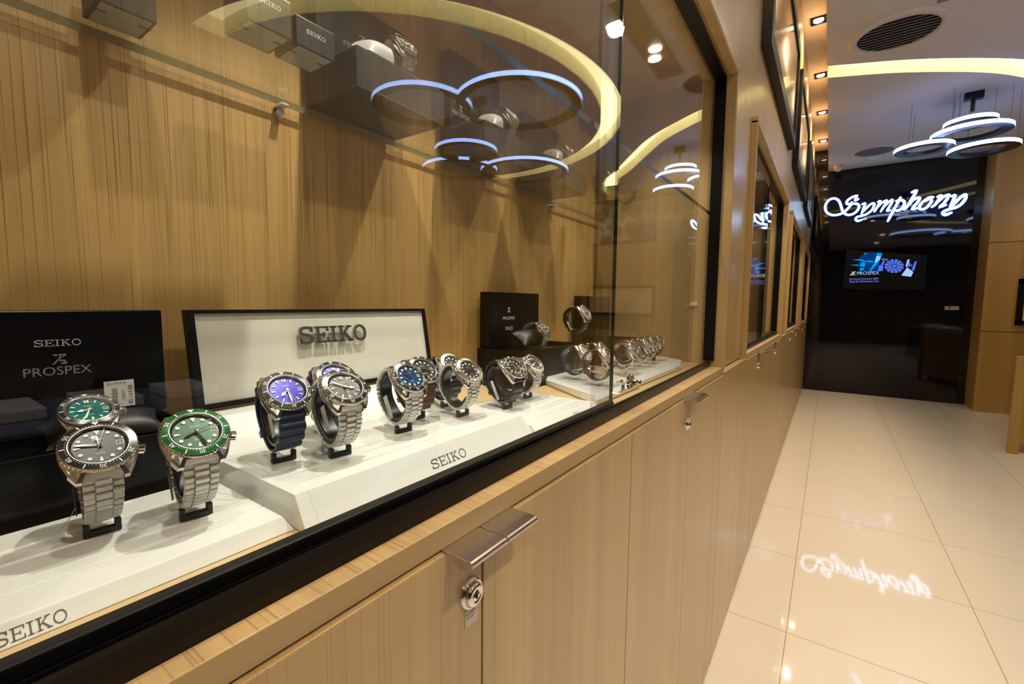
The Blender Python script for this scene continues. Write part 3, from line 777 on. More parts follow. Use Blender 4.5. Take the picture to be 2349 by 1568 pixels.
def bezel_mesh():
    q = MB(); q.lathe([(20.3, 6.2), (21.3, 6.7), (21.5, 7.4), (21.5, 8.9), (21.0, 9.8), (20.5, 10.1)], 96, None, ripple=-.35)
    q.smooth = True; q.lathe([(16.4, 10.75), (16.0, 10.9), (15.5, 10.6), (15.2, 9.3)], 64); return q
def insert_mesh():
    q = MB(); q.lathe([(20.5, 10.05), (16.4, 10.78)], 96); return q
def bz(r): return 10.05 + (20.5 - r) / 4.1 * .73 + .05
def marks_mesh(nums):
    q = MB()
    def T(u, v, h): r = math.hypot(u, v); return (u, v, bz(r) + h)
    for i in range(60):
        a = R(90 - i * 6)
        if i % 10 == 5: q.stroke([(17.0 * math.cos(a), 17.0 * math.sin(a)), (20. * math.cos(a), 20. * math.sin(a))], .75, T, 0, False)
        elif i % 10 or not nums: q.stroke([(16.9 * math.cos(a), 16.9 * math.sin(a)), (17.5 * math.cos(a), 17.5 * math.sin(a))], .35, T, 0, False)
    q.add([T(-2.2, 20, 0), T(2.2, 20, 0), T(0, 16.9, 0)], [(0, 1, 2)])
    if nums:
        for nme, i in (('10', 10), ('20', 20), ('30', 30), ('40', 40), ('50', 50)):
            a = R(90 - i * 6)
            def TT(u, v, h, a=a):
                rr = 17.15 + v; r_ = Vector((math.cos(a), math.sin(a))); t_ = Vector((math.sin(a), -math.cos(a)))
                p = r_ * rr + t_ * (u * 1.0); return T(p.x, p.y, h * 0)
            q2 = textmesh(nme, 3.9, TT, 0, 'CENTER'); q.add(q2.v, q2.f)
    return q
def dial_mesh():
    q = MB(); n = 64; q.add([(15.6 * math.cos(2 * PI * i / n), 15.6 * math.sin(2 * PI * i / n), 8.3) for i in range(n)], [list(range(n))]); return q
def chapter_mesh():
    q = MB(); q.lathe([(15.4, 9.5), (14.0, 8.4)], 64); return q
def hourm_mesh(kind):
    q = MB()
    def T(u, v, h): return (u, v, 8.35 + h)
    for i in range(12):
        if i == 3: continue
        a = R(90 - i * 30); c_, s_ = math.cos(a), math.sin(a)
        if i == 0:
            if kind == 'dots': q.prism([(-1.7, 13.2), (1.7, 13.2), (.0, 9.2)], lambda u, v: T(u, v, 0), lambda u, v: T(u, v, .5))
            else:
                q.stroke([(-.95, 13.0), (-.95, 9.6)], 1.2, T, .5, False); q.stroke([(.95, 13.0), (.95, 9.6)], 1.2, T, .5, False)
        elif kind == 'dots' and i not in (6, 9):
            q.lathe([(1.25, 0), (1.25, .5), (0, .6)], 16, Matrix.Translation((11.6 * c_, 11.6 * s_, 8.35)))
        else:
            w_ = 1.5 if i in (6, 9) else 1.1
            q.stroke([(13.1 * c_, 13.1 * s_), (9.8 * c_, 9.8 * s_)], [w_ * 1.25, w_ * .6], T, .5, False)
    return q
def hands_mesh(hr, mn, kind):
    q = MB()
    def T(z): return lambda u, v, h: (u, v, z + h)
    a = R(90 - hr * 30); c_, s_ = math.cos(a), math.sin(a); nx, ny = -s_, c_
    q.stroke([(-1.5 * c_, -1.5 * s_), (5 * c_, 5 * s_)], 1.1, T(9.0), .25, False)
    P = [(5, -1.9 if kind else -1.1), (9.2, 0), (5, 1.9 if kind else 1.1), (4, 0)]
    q.prism([(u * c_ + v * nx, u * s_ + v * ny) for u, v in P], lambda u, v: (u, v, 9.), lambda u, v: (u, v, 9.3))
    b_ = R(90 - mn * 6); c2, s2 = math.cos(b_), math.sin(b_)
    q.stroke([(-2 * c2, -2 * s2), (2 * c2, 2 * s2), (11 * c2, 11 * s2), (13 * c2, 13 * s2)], [.9, 1.0, 1.7, .5], T(9.4), .25, False)
    q.lathe([(1.3, 0), (1.3, .6), (0, .7)], 16, Matrix.Translation((0, 0, 9.4)))
    return q
def second_mesh(sec):
    q = MB(); b_ = R(90 - sec * 6); q.stroke([(-4 * math.cos(b_), -4 * math.sin(b_)), (13.5 * math.cos(b_), 13.5 * math.sin(b_))], .35, lambda u, v, h: (u, v, 10.0 + h), .1, False); return q
def dialtext_mesh():
    q = slab('SEIKO', 1.15, -2.9, lambda u, v, h: (u, v + 5.2, 8.36))
    q2 = textmesh('AUTOMATIC', .85, lambda u, v, h: (u, v - 5.6, 8.36), 0, 'CENTER'); q.add(q2.v, q2.f)
    q2 = textmesh("DIVER'S 200m", .85, lambda u, v, h: (u, v - 6.8, 8.36), 0, 'CENTER'); q.add(q2.v, q2.f)
    return q
def date_mesh():
    q = MB(); q.box((9.4, -1.5, 8.3), (12.8, 1.5, 8.42)); return q
def dateframe_mesh():
    q = MB(); T = lambda u, v, h: (u, v, 8.45 + h)
    q.stroke([(9.3, -1.6), (12.9, -1.6), (12.9, 1.6), (9.3, 1.6), (9.3, -1.6)], .35, T, .15, False); q2 = textmesh('28', 2., lambda u, v, h: (u, v, 8.44), 0, 'CENTER')
    q.add([(p[0] + 11.1, p[1] - .75, p[2]) for p in q2.v], q2.f); return q
def crystal_mesh():
    q = MB(); q.smooth = True; q.lathe([(15.9, 10.7), (15.4, 11.3), (12, 11.65), (6, 11.9), (.01, 12.0)], 56); return q
def cuff_mesh():
    q = MB(); secs = []
    P = path(R(75), 2 * PI - R(75), .945, 1.5)
    for p, n_, t_ in P:
        W = 7.6; secs.append([(x, *(p + n_ * h)[:]) for x, h in ((-W, -.2), (-W, -3.2), (-W + 1, -4.2), (W - 1, -4.2), (W, -3.2), (W, -.2), (W - .5, .2), (-W + .5, .2))])
    q.sweep(secs); return q
m_dials = dict(black=pm('dial_black', (.018, .017, .016), .3), green=pm('dial_green', (.035, .075, .045), .28, .4), blue=pm('dial_blue', (.05, .04, .42), .22, .35),
               grey=pm('dial_grey', (.06, .055, .05), .3), sky=pm('dial_ice_blue', (.006, .065, .19), .22, .3), teal=pm('dial_teal', (.0, .17, .17), .2, .3), silver=pm('dial_silver', (.45, .44, .42), .3, .4), brown=pm('dial_brown', (.14, .075, .04), .3, .3))
m_ins = dict(black=pm('insert_black', (.015, .015, .016), .2, coat=.3), green=pm('insert_green', (.01, .13, .03), .15, .3, coat=.5), blue=pm('insert_blue', (.005, .008, .022), .2, coat=.3), steel=m_steel)
m_bezel = pm('bezel_steel', (.60, .57, .52), .18, 1.0)
m_case = pm('case_steel', (.64, .61, .56), .14, 1.0, bump=.08, bscale=350)

def foot_geom(phi):
    """height of the loop centre so that the band's lowest point is 9 mm over the tray"""
    zz = [n_ * 0 + 0 for n_ in ()] ; lo = 0
    for i in range(200):
        p = pth(2 * PI * i / 200) ; v = p.y * math.sin(phi) + p.x * math.cos(phi)
        lo = min(lo, v)
    return 9.2 + 3.2 - lo
FO = 9.0   # the foot stands this far in front of the loop's centre
def watch(label, pos, dial='black', ins='black', band='steel', bm_=None, mk='dots', hr=10.2, mn=9, sec=31, num=True, phi=50, rz=0., stand=True, slabel=None, clear=False, crown=-0., detail=2, zc=None, group=None, red=False, gold=False, x_s=1.0, tagtxt=None, cat='wristwatch'):
    ph = R(phi)
    if stand: pos = (pos[0] - FO * .001 * math.sin(R(rz)), pos[1] + FO * .001 * math.cos(R(rz)), pos[2])
    root = thing('wristwatch', label, cat, pos, R(rz), group)
    zc = foot_geom(ph) if zc is None else zc
    cp, sp = math.cos(ph), math.sin(ph)
    # (x, T, N) mm  ->  local metres
    M3 = Matrix(((1, 0, 0, 0), (0, sp, -cp, 0), (0, cp, sp, zc), (0, 0, 0, 1)))
    Mc = M3 @ Matrix.Translation((0, 0, RN - 1.0))
    S_ = Matrix.Scale(.001 * x_s, 4)
    def part(name, key, mk_, mat, M_, par=root):
        me_ = cached((key, mat.name), lambda: mk_().mesh(key, mat))
        o = bpy.data.objects.new(name, me_); C.objects.link(o); o.parent = par
        o.matrix_local = (S_ @ M_) if par is root else Matrix()
        return o
    bmat = bm_ or (m_steelp if band == 'steel' else m_rub_black)
    cs = part('case', 'case', case_mesh, m_case, Mc)
    part('bracelet' if band == 'steel' else 'strap', 'band_' + band, lambda: band_mesh(band), bmat, M3)
    bz_ = part('bezel', 'bezel', bezel_mesh, m_bezel, Mc)
    part('bezel_insert', 'insert', insert_mesh, m_ins[ins], Mc, bz_)
    if detail > 0: part('bezel_markings', 'marks%d' % num, lambda: marks_mesh(num), m_lume, Mc, bz_)
    dl = part('dial', 'dial', dial_mesh, m_dials[dial], Mc)
    part('chapter_ring', 'chapter', chapter_mesh, m_ins['black'] if ins != 'steel' else m_bezel, Mc, dl)
    part('hour_markers', 'hour_' + mk, lambda: hourm_mesh(mk), m_lume, Mc, dl)
    part('hands', 'hands%.1f_%d' % (hr, mn), lambda: hands_mesh(hr, mn, mk == 'bars'), m_gold if gold else (m_lume if mk == 'bars' else m_chrome), Mc)
    if detail > 1:
        part('seconds_hand', 'sec%d' % sec, lambda: second_mesh(sec), m_red if red else m_chrome, Mc)
        part('dial_print', 'dialtext', dialtext_mesh, m_silver, Mc, dl)
        part('date_window', 'date', date_mesh, m_blackink, Mc, dl); part('date_frame', 'datef', dateframe_mesh, m_lume, Mc, dl)
    part('crystal', 'crystal', crystal_mesh, m_crystal, Mc)
    part('crown', 'crown%d' % crown, lambda: crown_mesh(crown), m_chrome, Mc)
    if stand:
        st = thing('watch_stand', slabel or label, 'watch stand', pos, R(rz), group)
        cm_ = m_clear if clear else m_cuff
        part('cuff', 'cuff', cuff_mesh, cm_, M3, root).parent = st
        q = MB(); zt = 9.3
        q.sweep([[(x, y, z) for y, z in ((-3 - FO, z0), (3 - FO, z0), (3 - FO, z1), (-3 - FO, z1))] for x, z0, z1 in ((-10.5, .0, 4.4), (10.5, .0, 4.4))])
        for x in (-8.6, 8.6) if not clear else (8.6,): 
            q.box((x - 1.9, -3 - FO, 4.0), (x + 1.9, 3 - FO, zt + .1))
        me_ = cached(('foot', cm_.name), lambda: q.mesh('foot', cm_))
        f = bpy.data.objects.new('foot', me_); C.objects.link(f); f.parent = st; f.matrix_local = S_
        bv = f.modifiers.new('bevel', 'BEVEL'); bv.width = .9; bv.segments = 2
    if tagtxt:
        for (txt, cm2, tm, x, y0, y1, z0, z1, sz) in tagtxt:
            pq = MB(); pq.box((x - .2, y0, z0), (x + .2, y1, z1)); tg = bpy.data.objects.new('price_tag', pq.mesh('price_tag', cm2)); C.objects.link(tg); tg.parent = root; tg.matrix_local = S_ @ Matrix.Translation((0, 4, 28)) @ Matrix.Rotation(R(-28), 4, 'X') @ Matrix.Translation((0, -4, -28))
            # reads along the vertical on the face towards the left
            tq = textmesh(txt, sz, lambda u, v, h: (x - .35, y1 - 1.2 - v, z0 + 1.2 + u))
            to = bpy.data.objects.new('tag_print', tq.mesh('tag_print', tm)); C.objects.link(to); to.parent = tg
    return root
def strings(root, pts, mat, name='tag_string', r=.00025):
    q = MB(); q.tube([Vector(p) for p in smooth_pts(pts, 6)], r, 5)
    o = bpy.data.objects.new(name, q.mesh(name, mat)); C.objects.link(o); o.parent = root; return o

PT = [('PRESTIGE', m_blackink, m_tag, -12.2, 2, 9, 14, 40, 4.6)]
w1 = watch('steel diver watch with black dial and black bezel, nearest the left', (.0905, .4415, 1.024), 'black', 'black', mk='dots', hr=11.85, mn=47, sec=3, crown=-14, slabel='black cuff stand under the black-dial steel watch at the left', tagtxt=PT, x_s=1.04, rz=-6, phi=50)
strings(w1, [(-.012, .008, .020), (-.020, .000, .010), (-.034, -.006, .003), (-.05, -.014, .0015)], m_string)
w2 = watch('steel diver watch with green bezel and dark green dial', (.1425, .4150, 1.024), 'green', 'green', mk='dots', hr=8.2, mn=27, sec=12, crown=-14, slabel='black cuff stand under the green-bezel watch', tagtxt=PT, x_s=1.08, rz=-7, phi=50)
strings(w2, [(.010, .006, .014), (.022, .000, .010), (.034, -.004, .004), (.020, -.004, .006), (.012, .002, .012)], m_string)
watch('diver watch with bright blue dial on a ribbed navy rubber strap', (.2290, .4400, Z2), 'blue', 'black', 'rubber', m_rub_navy, 'bars', 7.6, 30, 28, crown=0, slabel='black cuff stand under the ribbed navy strap watch', red=True,
      tagtxt=[('SALE PRICE', m_tag, m_redink, -8.6, -12, -4, 18, 40, 4)], x_s=1.09, rz=-8, phi=48)
w4 = watch('steel diver watch with dark grey dial and thin black bezel', (.2710, .4080, Z2), 'grey', 'black', 'steel', None, 'bars', 3.6, 51, 33, crown=-6, slabel='black cuff stand under the grey-dial steel watch',
      tagtxt=[('5,398.00', m_tag, m_blackink, -8.8, -6, 2, 22, 46, 4.6)], x_s=1.09, rz=-8, phi=50)
strings(w4, [(-.010, .008, .016), (-.014, .002, .006), (-.011, -.004, .003), (-.008, .002, .010), (-.012, .004, .005), (-.008, -.003, .002)], m_bstring)
watch('blue-dial watch on navy rubber half hidden behind the grey-dial steel watch', (.3030, .4700, Z2), 'blue', 'blue', 'rubber', m_rub_navy, 'bars', 10.2, 8, 40, slabel='black cuff stand under the half hidden blue-dial watch', detail=2, x_s=1.09, rz=-8, phi=50)
w6 = watch('steel watch with dark dial fading to ice blue', (.3690, .4225, Z2), 'sky', 'black', 'steel', None, 'dots', 10.2, 57, 40, slabel='black cuff stand under the ice blue dial watch', tagtxt=[('45,598.00', m_tag, m_blackink, -8.8, 4, 12, 16, 44, 4.2)], x_s=1.06, rz=-7, phi=46)
strings(w6, [(-.010, .006, .02), (-.016, .000, .008), (-.024, -.006, .002), (-.02, -.002, .012), (-.012, .004, .014)], m_string)
watch('black-dial watch on brown strap, behind the ice blue dial watch', (.4240, .4560, Z2), 'black', 'black', 'rubber', m_leather, 'dots', 4, 46, 10, slabel='black cuff stand under the brown strap watch', x_s=1.05, rz=-7, phi=46)
watch('black-dial steel watch with smooth bezel at the right end of the raised tray', (.4730, .4170, Z2), 'black', 'steel', 'steel', None, 'dots', 2, 8, 30, num=False, slabel='black cuff stand under the smooth-bezel black-dial watch', rz=-6, phi=46)
watch('black-dial watch in clear wrap, behind the smooth-bezel watch', (.5030, .4760, Z2), 'black', 'steel', 'rubber', m_rub_black, 'dots', 1.5, 40, 22, num=False, slabel='black cuff stand under the clear-wrapped black-dial watch', rz=-6, phi=46)
watch('black-dial watch with orange-gold hands on a ribbed black rubber strap', (.6080, .4370, 1.024), 'black', 'black', 'rubber', m_rub_black, 'dots', 4.2, 34, 33, slabel='black cuff stand under the orange-handed watch', gold=True, x_s=1.07, rz=-6, phi=46,
      tagtxt=[('9,298.00', m_tag, m_blackink, -9.2, 6, 11, 14, 46, 4.)])
watch('blue-grey dial watch squeezed between the orange-handed and the wrapped steel watch', (.6520, .4590, 1.024), 'sky', 'black', 'steel', None, 'dots', 7, 20, 5, slabel='black cuff stand under the squeezed blue-grey watch', rz=-5, phi=46)
watch('steel watch wrapped in film with dark blue dial at the low tray\'s right end', (.6990, .4540, 1.024), 'black', 'steel', 'steel', None, 'bars', 8, 42, 12, num=False, slabel='black cuff stand under the film-wrapped steel watch', rz=-5, phi=46)
SLB = ZF + .019
watch('small dress watch on a dark blue strap, first on the wooden-based slab', (.905, .455, SLB), 'silver', 'steel', 'leather', m_rub_navy, 'bars', 9, 20, 12, num=False, clear=True, slabel='clear display ring under the dark blue strap dress watch', phi=38, detail=1)
watch('rose-strapped watch on the wooden-based slab nearest the glass joint', (.868, .383, SLB), 'brown', 'steel', 'leather', m_leather, 'bars', 8, 50, 20, num=False, clear=True, slabel='clear display ring under the rose-strapped watch', phi=38, detail=1)
row = 'row of steel watches beyond the glass joint'
watch('steel chronograph with dark blue dial just left of the glass joint', (.995, .452, SLB), 'sky', 'steel', 'steel', m_chrome, 'bars', 10, 10, 10, num=False, clear=True, slabel='clear ring stand left of the glass joint', phi=35, detail=1)
for k, (x, y, dl_, lb) in enumerate([(1.055, .400, 'sky', 'steel watch with blue dial, first right of the glass joint'), (1.135, .425, 'brown', 'steel watch with brown dial, second right of the glass joint'),
                                    (1.205, .418, 'silver', 'steel watch with silver dial, third right of the glass joint'), (1.285, .425, 'brown', 'steel watch with copper dial, fourth right of the glass joint'),
                                    (1.365, .430, 'black', 'steel watch with dark dial, last on the right before the end wall')]):
    watch(lb, (x, y, SLB), dl_, 'steel', 'steel' if k != 4 else 'leather', m_chrome if k != 4 else m_leather, 'bars', 10, 8 + k, 10, num=False, clear=k in (0, 2, 3), slabel='ring stand of the ' + lb.split(',')[1].strip() + ' watch', phi=34, detail=1)
# on pillows
tw = watch('teal-dial watch lying on the black pillow behind the black-dial watch', (.1085, .562, 1.062), 'teal', 'blue', 'steel', None, 'bars', 8.8, 34, 25, crown=-6, stand=False, phi=58, zc=10, red=False)
t = thing('hang_tag', 'white printed price tag standing behind the teal-dial watch', 'price tag', (.150, .604, 1.098))
MB().box((.1325, .6035, 1.0885), (.1570, .6039, 1.1165)).build('card', m_tag, t, bevel=.0001)
textmesh('82,164.00', .0052, lambda u, v, h: (.1552 - v, .6033, 1.0905 + u)).build('price', m_blackink, t)
textmesh('00033', .004, lambda u, v, h: (.1490 - v, .6033, 1.0965 + u)).build('code', m_print, t)
textmesh('SKI 041318', .0032, lambda u, v, h: (.1350 + u, .6033, 1.1128 + v)).build('number', m_blueink, t)
q = MB()
for k in range(14): q.box((.1385, .6033, 1.094 + k * .0011), (.1430, .6035, 1.0943 + k * .0011 + (k % 3) * .0002))
q.build('barcode', m_print, t)
for lb, px, py, pz, d_ in (('watch in clear film on the grey pillow beside the cartons, upper shelf', .492, .573, 1.558, 'black'), ('watch in clear film on the middle pillow, upper shelf', .790, .588, 1.560, 'silver'), ('watch in clear film on the third pillow, upper shelf', 1.045, .588, 1.560, 'black'), ('dark watch on the black pillow in the black box on the showcase floor', .925, .583, 1.112, 'brown')):
    watch(lb, (px, py, pz), d_, 'steel' if d_ == 'silver' else 'black', 'steel', m_steelp, 'bars', 10, 9, 10, num=False, stand=False, phi=38, zc=10, detail=1)
for lb, px, py, zt in (('dark rubber watch on a clear stand at the right of the glass shelf', 1.27, .56, 1.492), ('film-wrapped watch at the far right end of the glass shelf', 1.42, .55, 1.492)):
    watch(lb, (px, py, zt + .02), 'black', 'black', 'rubber', m_rub_black, 'dots', 10, 9, 10, stand=True, clear=True, phi=40, detail=1, slabel='clear ring stand under the ' + lb.split(' at ')[0])
    tag(MB().cbox((px - .02, py - .015, zt - .0005), (px + .02, py + .015, zt + .0198), .001).build('clear_block', m_clear), 'clear block under the ' + ('dark rubber watch' if px < 1.3 else 'last film-wrapped watch') + ' on the glass shelf', 'display block')
watch('dark steel watch raised high on a slim post above the others', (1.015, .510, 1.118), 'grey', 'steel', 'steel', pm('steel_dark', (.20, .19, .18), .25, 1.0), 'bars', 10, 9, 20, num=False, phi=35, detail=1, slabel='black cuff holding the watch raised above the others', tagtxt=[('3,998.00', m_tag, m_blackink, -8.8, 10, 14, 20, 44, 4.)])
q = MB(); q.box((1.005, .500, ZF + .0192), (1.025, .520, ZF + .022)); q.box((1.0085, .5035, ZF + .022), (1.0215, .5165, 1.1178))
tag(q.build('display_post', m_clear), 'slim clear post carrying the raised dark steel watch', 'display stand')

# ------------------------------------------------------------------ small things on the glass
t = thing('door_lock', 'chrome cylinder lock with knurled disc on the sliding glass', 'lock', (.80, .292, 1.058))
q = MB(); Mx = Matrix.Translation((.80, .297, 1.0585)) @ Matrix.Rotation(R(90), 4, 'X')
q.lathe([(0, 0), (.0125, 0), (.0135, .001), (.0135, .005), (.0125, .006), (.007, .006), (.007, .003), (0, .003)], 60, Mx, ripple=.0004); q.build('disc', m_chrome, t)
q = MB(); q.smooth = True; q.lathe([(.0056, .004), (.0056, .021), (.005, .0225), (.0, .0225)], 24, Mx); q.build('cylinder', m_chrome, t)
q = MB(); q.box((.7995, .2742, 1.0545), (.8005, .2748, 1.0625)); q.build('keyhole', m_dark, t)
q = MB(); q.box((.765, .3075, 1.0565), (.799, .3095, 1.0605)); q.build('ratchet_bar', m_chrome, t)
t = thing('glass_sticker', 'small white sticker on the glass below the cylinder lock', 'sticker', (.812, .3118, 1.034))
MB().box((.802, .3119, 1.037), (.8215, .3124, 1.054)).build('paper', m_tag, t)
MB().box((.807, .3117, 1.042), (.816, .3119, 1.0485)).build('print', m_print, t)
tag(MB().box((1.5335, .35, 1.199), (1.5395, .372, 1.211)).build('wall_label', m_tag), 'small white label on the showcase end wall', 'label')

# ------------------------------------------------------------------ framed pictures high on the wall
m_pic = pm('picture_glass', (.22, .20, .185), .12, coat=.6)
for i, (a, b_, z0, z1) in enumerate([(2.12, 3.60, 2.235, 2.87), (3.92, 5.30, 2.215, 2.88), (5.62, 7.05, 2.215, 2.88)]):
    t = thing('framed_picture', 'black framed picture high on the timber wall, %s from the camera' % ['first', 'second', 'third', 'fourth'][i], 'picture', ((a + b_) / 2, .25, z0))
    q = MB(); w_ = .065; y0, y1 = .246, .2826
    q.box((a, y0, z0), (b_, y1, z0 + w_)); q.box((a, y0, z1 - w_), (b_, y1, z1)); q.box((a, y0, z0 + w_), (a + w_, y1, z1 - w_)); q.box((b_ - w_, y0, z0 + w_), (b_, y1, z1 - w_))
    q.build('frame', m_black, t, bevel=.001)
    MB().box((a + w_, y0 + .008, z0 + w_), (b_ - w_, y1, z1 - w_)).build('picture', m_pic, t)

# ------------------------------------------------------------------ lamps in the light trough, round lamps
for i, x in enumerate(TROUGH_X):
    t = thing('trough_downlight', 'square recessed downlight in the trough above the wall, number %s from the far end' % ['seven', 'six', 'five', 'four', 'three', 'two', 'one'][i], 'downlight', (x, .19, ZT - .012))
    q = MB()
    for a, b_ in (((-.05, -.05), (.05, -.043)), ((-.05, .043), (.05, .05)), ((-.05, -.043), (-.043, .043)), ((.043, -.043), (.05, .043))): q.box((x + a[0], .19 + a[1], ZT - .012), (x + b_[0], .19 + b_[1], ZT - .0005))
    q.box((x - .043, .147, ZT - .004), (x + .043, .233, ZT - .0005)); q.build('frame', m_black, t)
    q = MB(); q.lathe([(.033, 0), (.033, -.006), (.0, -.007)], 24, Matrix.Translation((x, .19, ZT - .004)), cap=False); q.build('lamp', m_lampfar, t)
for i, (x, y) in enumerate(ROOM_LAMPS):
    t = thing('ceiling_downlight', ['round white ceiling downlight mirrored in the glass joint', 'round ceiling downlight above the near aisle', 'round ceiling downlight behind the camera', 'round ceiling downlight added unseen over the island counter', 'round ceiling downlight in the room\'s rear corner'][i], 'downlight', (x, y, ZC - .02))
    q = MB(); q.smooth = True; q.lathe([(.105, 0), (.10, -.008), (.066, -.010), (.060, -.002)], 40, Matrix.Translation((x, y, ZC - .0005))); q.build('trim_ring', m_white, t)
    q = MB(); q.lathe([(.060, -.004), (.0, -.004)], 32, Matrix.Translation((x, y, ZC))); q.build('lamp', m_lampglow, t)
t = thing('twin_spotlight', 'bronze ceiling strip with two small round spotlights, mirrored in the glass', 'ceiling light', (3.6, -.55, ZC - .02))
MB().box((2.75, -.62, ZC - .012), (3.85, -.43, ZC - .0005)).build('strip', pm('bronze_strip', (.20, .14, .07), .4), t)
for x, y in ((3.37, -.50), (3.50, -.545)):
    q = MB(); q.lathe([(.040, 0), (.040, -.010), (.0, -.011)], 24, Matrix.Translation((x, y, ZC - .0125))); q.build('lamp', m_lampglow, t)

# air outlets
def diffuser(x, y, r, label):
    t = thing('air_diffuser', label, 'air vent', (x, y, ZC - .03))
    q = MB(); q.smooth = True; q.lathe([(r * 1.18, 0), (r * 1.15, -.012), (r * .95, -.018), (r * .93, -.004)], 56, Matrix.Translation((x, y, ZC - .0005))); q.build('ring', m_ceil, t)
    q = MB(); q.lathe([(r * .93, -.0022), (0, -.0022)], 48, Matrix.Translation((x, y, ZC))); q.build('dark_back', m_dark, t)
    q = MB()
    for k in range(-5, 6):
        a = k / 5.6 * r * .93; hw = math.sqrt(max(.0001, (r * .93) ** 2 - a * a))
        th = .0015; dx, dz = -.012, .010
        q.prism([(-hw, 0), (hw, 0)] and [(y - hw, 0), (y + hw, 0), (y + hw * .97, 1), (y - hw * .97, 1)], lambda u, v: (x + a + v * dx, u, ZC - .004 - v * dz), lambda u, v: (x + a + v * dx + .002, u, ZC - .0045 - v * dz))
    q.build('louvres', m_ceil, t)
    return t
diffuser(4.12, -.27, .235, 'round white air outlet with slanted slats in the near ceiling')
diffuser(7.0, -.33, .20, 'round white air outlet in the far ceiling near the black glass')
q = MB(); q.smooth = True; p = at(1925, 372, z=ZC); p.x = min(p.x, 7.6)
q.lathe([(.055, 0), (.055, -.025), (.048, -.05), (.03, -.075), (0, -.085)], 28, Matrix.Translation((7.45, .01, ZC)))
tag(q.build('security_camera', pm('dome_white', (.55, .5, .46), .25)), 'white dome camera at the far end of the ceiling', 'camera')
for k, (u, v) in enumerate(((1988, 360), (2027, 356))):
    p = at(u, v, z=ZC); x, y = min(p.x, 7.6), p.y
    tag(MB().cyl((x, y, ZC), (x, y, ZC - .09), .012, 14).build('ceiling_rod', m_ceil), 'short white rod under the far ceiling, %s of two' % ('left' if k == 0 else 'right'), 'rod')

# ------------------------------------------------------------------ ring pendants
def pendant(label, rings, hub):
    t = thing('ring_pendant', label, 'pendant lamp', (hub[0], hub[1], ZC))
    q = MB(); q.box((hub[0] - .03, hub[1] - .06, ZC - .0005), (hub[0] + .03, hub[1] + .06, ZC - .06)); q.build('canopy', m_ringk, t)
    q = MB(); q.cyl((hub[0], hub[1], ZC - .06), (hub[0], hub[1], ZC - .16), .014, 12); q.build('stem', m_ringk, t)
    for (x, y, z, r) in rings:
        Mx = Matrix.Translation((x, y, z)); w_ = .075
        q = MB(); q.smooth = False; q.lathe([(r - .004, .030), (r - w_, .030), (r - w_, 0), (r - .001, 0)], 72, Mx); b0 = q.build('ring', m_ringk, t)
        q = MB(); q.lathe([(r - .001, .0), (r, .003), (r, .030), (r - .004, .033)], 72, Mx); fixed(q, 'light_strip', m_ring, b0, t)
        for a in (20, 140, 260):
            xx, yy = x + (r - .03) * math.cos(R(a)), y + (r - .03) * math.sin(R(a)); MB().cyl((xx, yy, z + .03), (xx, yy, ZC), .0012, 5).build('cable', m_black, t)
        
    return t
m_ring_c = pm('canopy_white', (.55, .52, .5), .5)
P0 = at(2226, 308, z=2.70); P1 = at(2118, 345, z=2.66); P2 = at(2254, 345, z=2.60); P3 = at(2225, 285, z=2.80)
pendant('four glowing black rings hanging over the aisle before the far sign', [(P0.x, P0.y, 2.70, .262), (P1.x, P1.y, 2.66, .215), (P2.x, P2.y, 2.60, .235), (P3.x, P3.y, 2.80, .175)], (P0.x, P0.y))
pendant('five glowing black rings hanging inside the oval cove, seen in the glass', [(2.56, -2.06, 2.7, .38), (2.95, -1.43, 2.7, .48), (3.53, -2.46, 2.7, .31), (4.43, -2.36, 2.7, .50), (3.97, -2.93, 2.7, .42)], (3.3, -2.1))

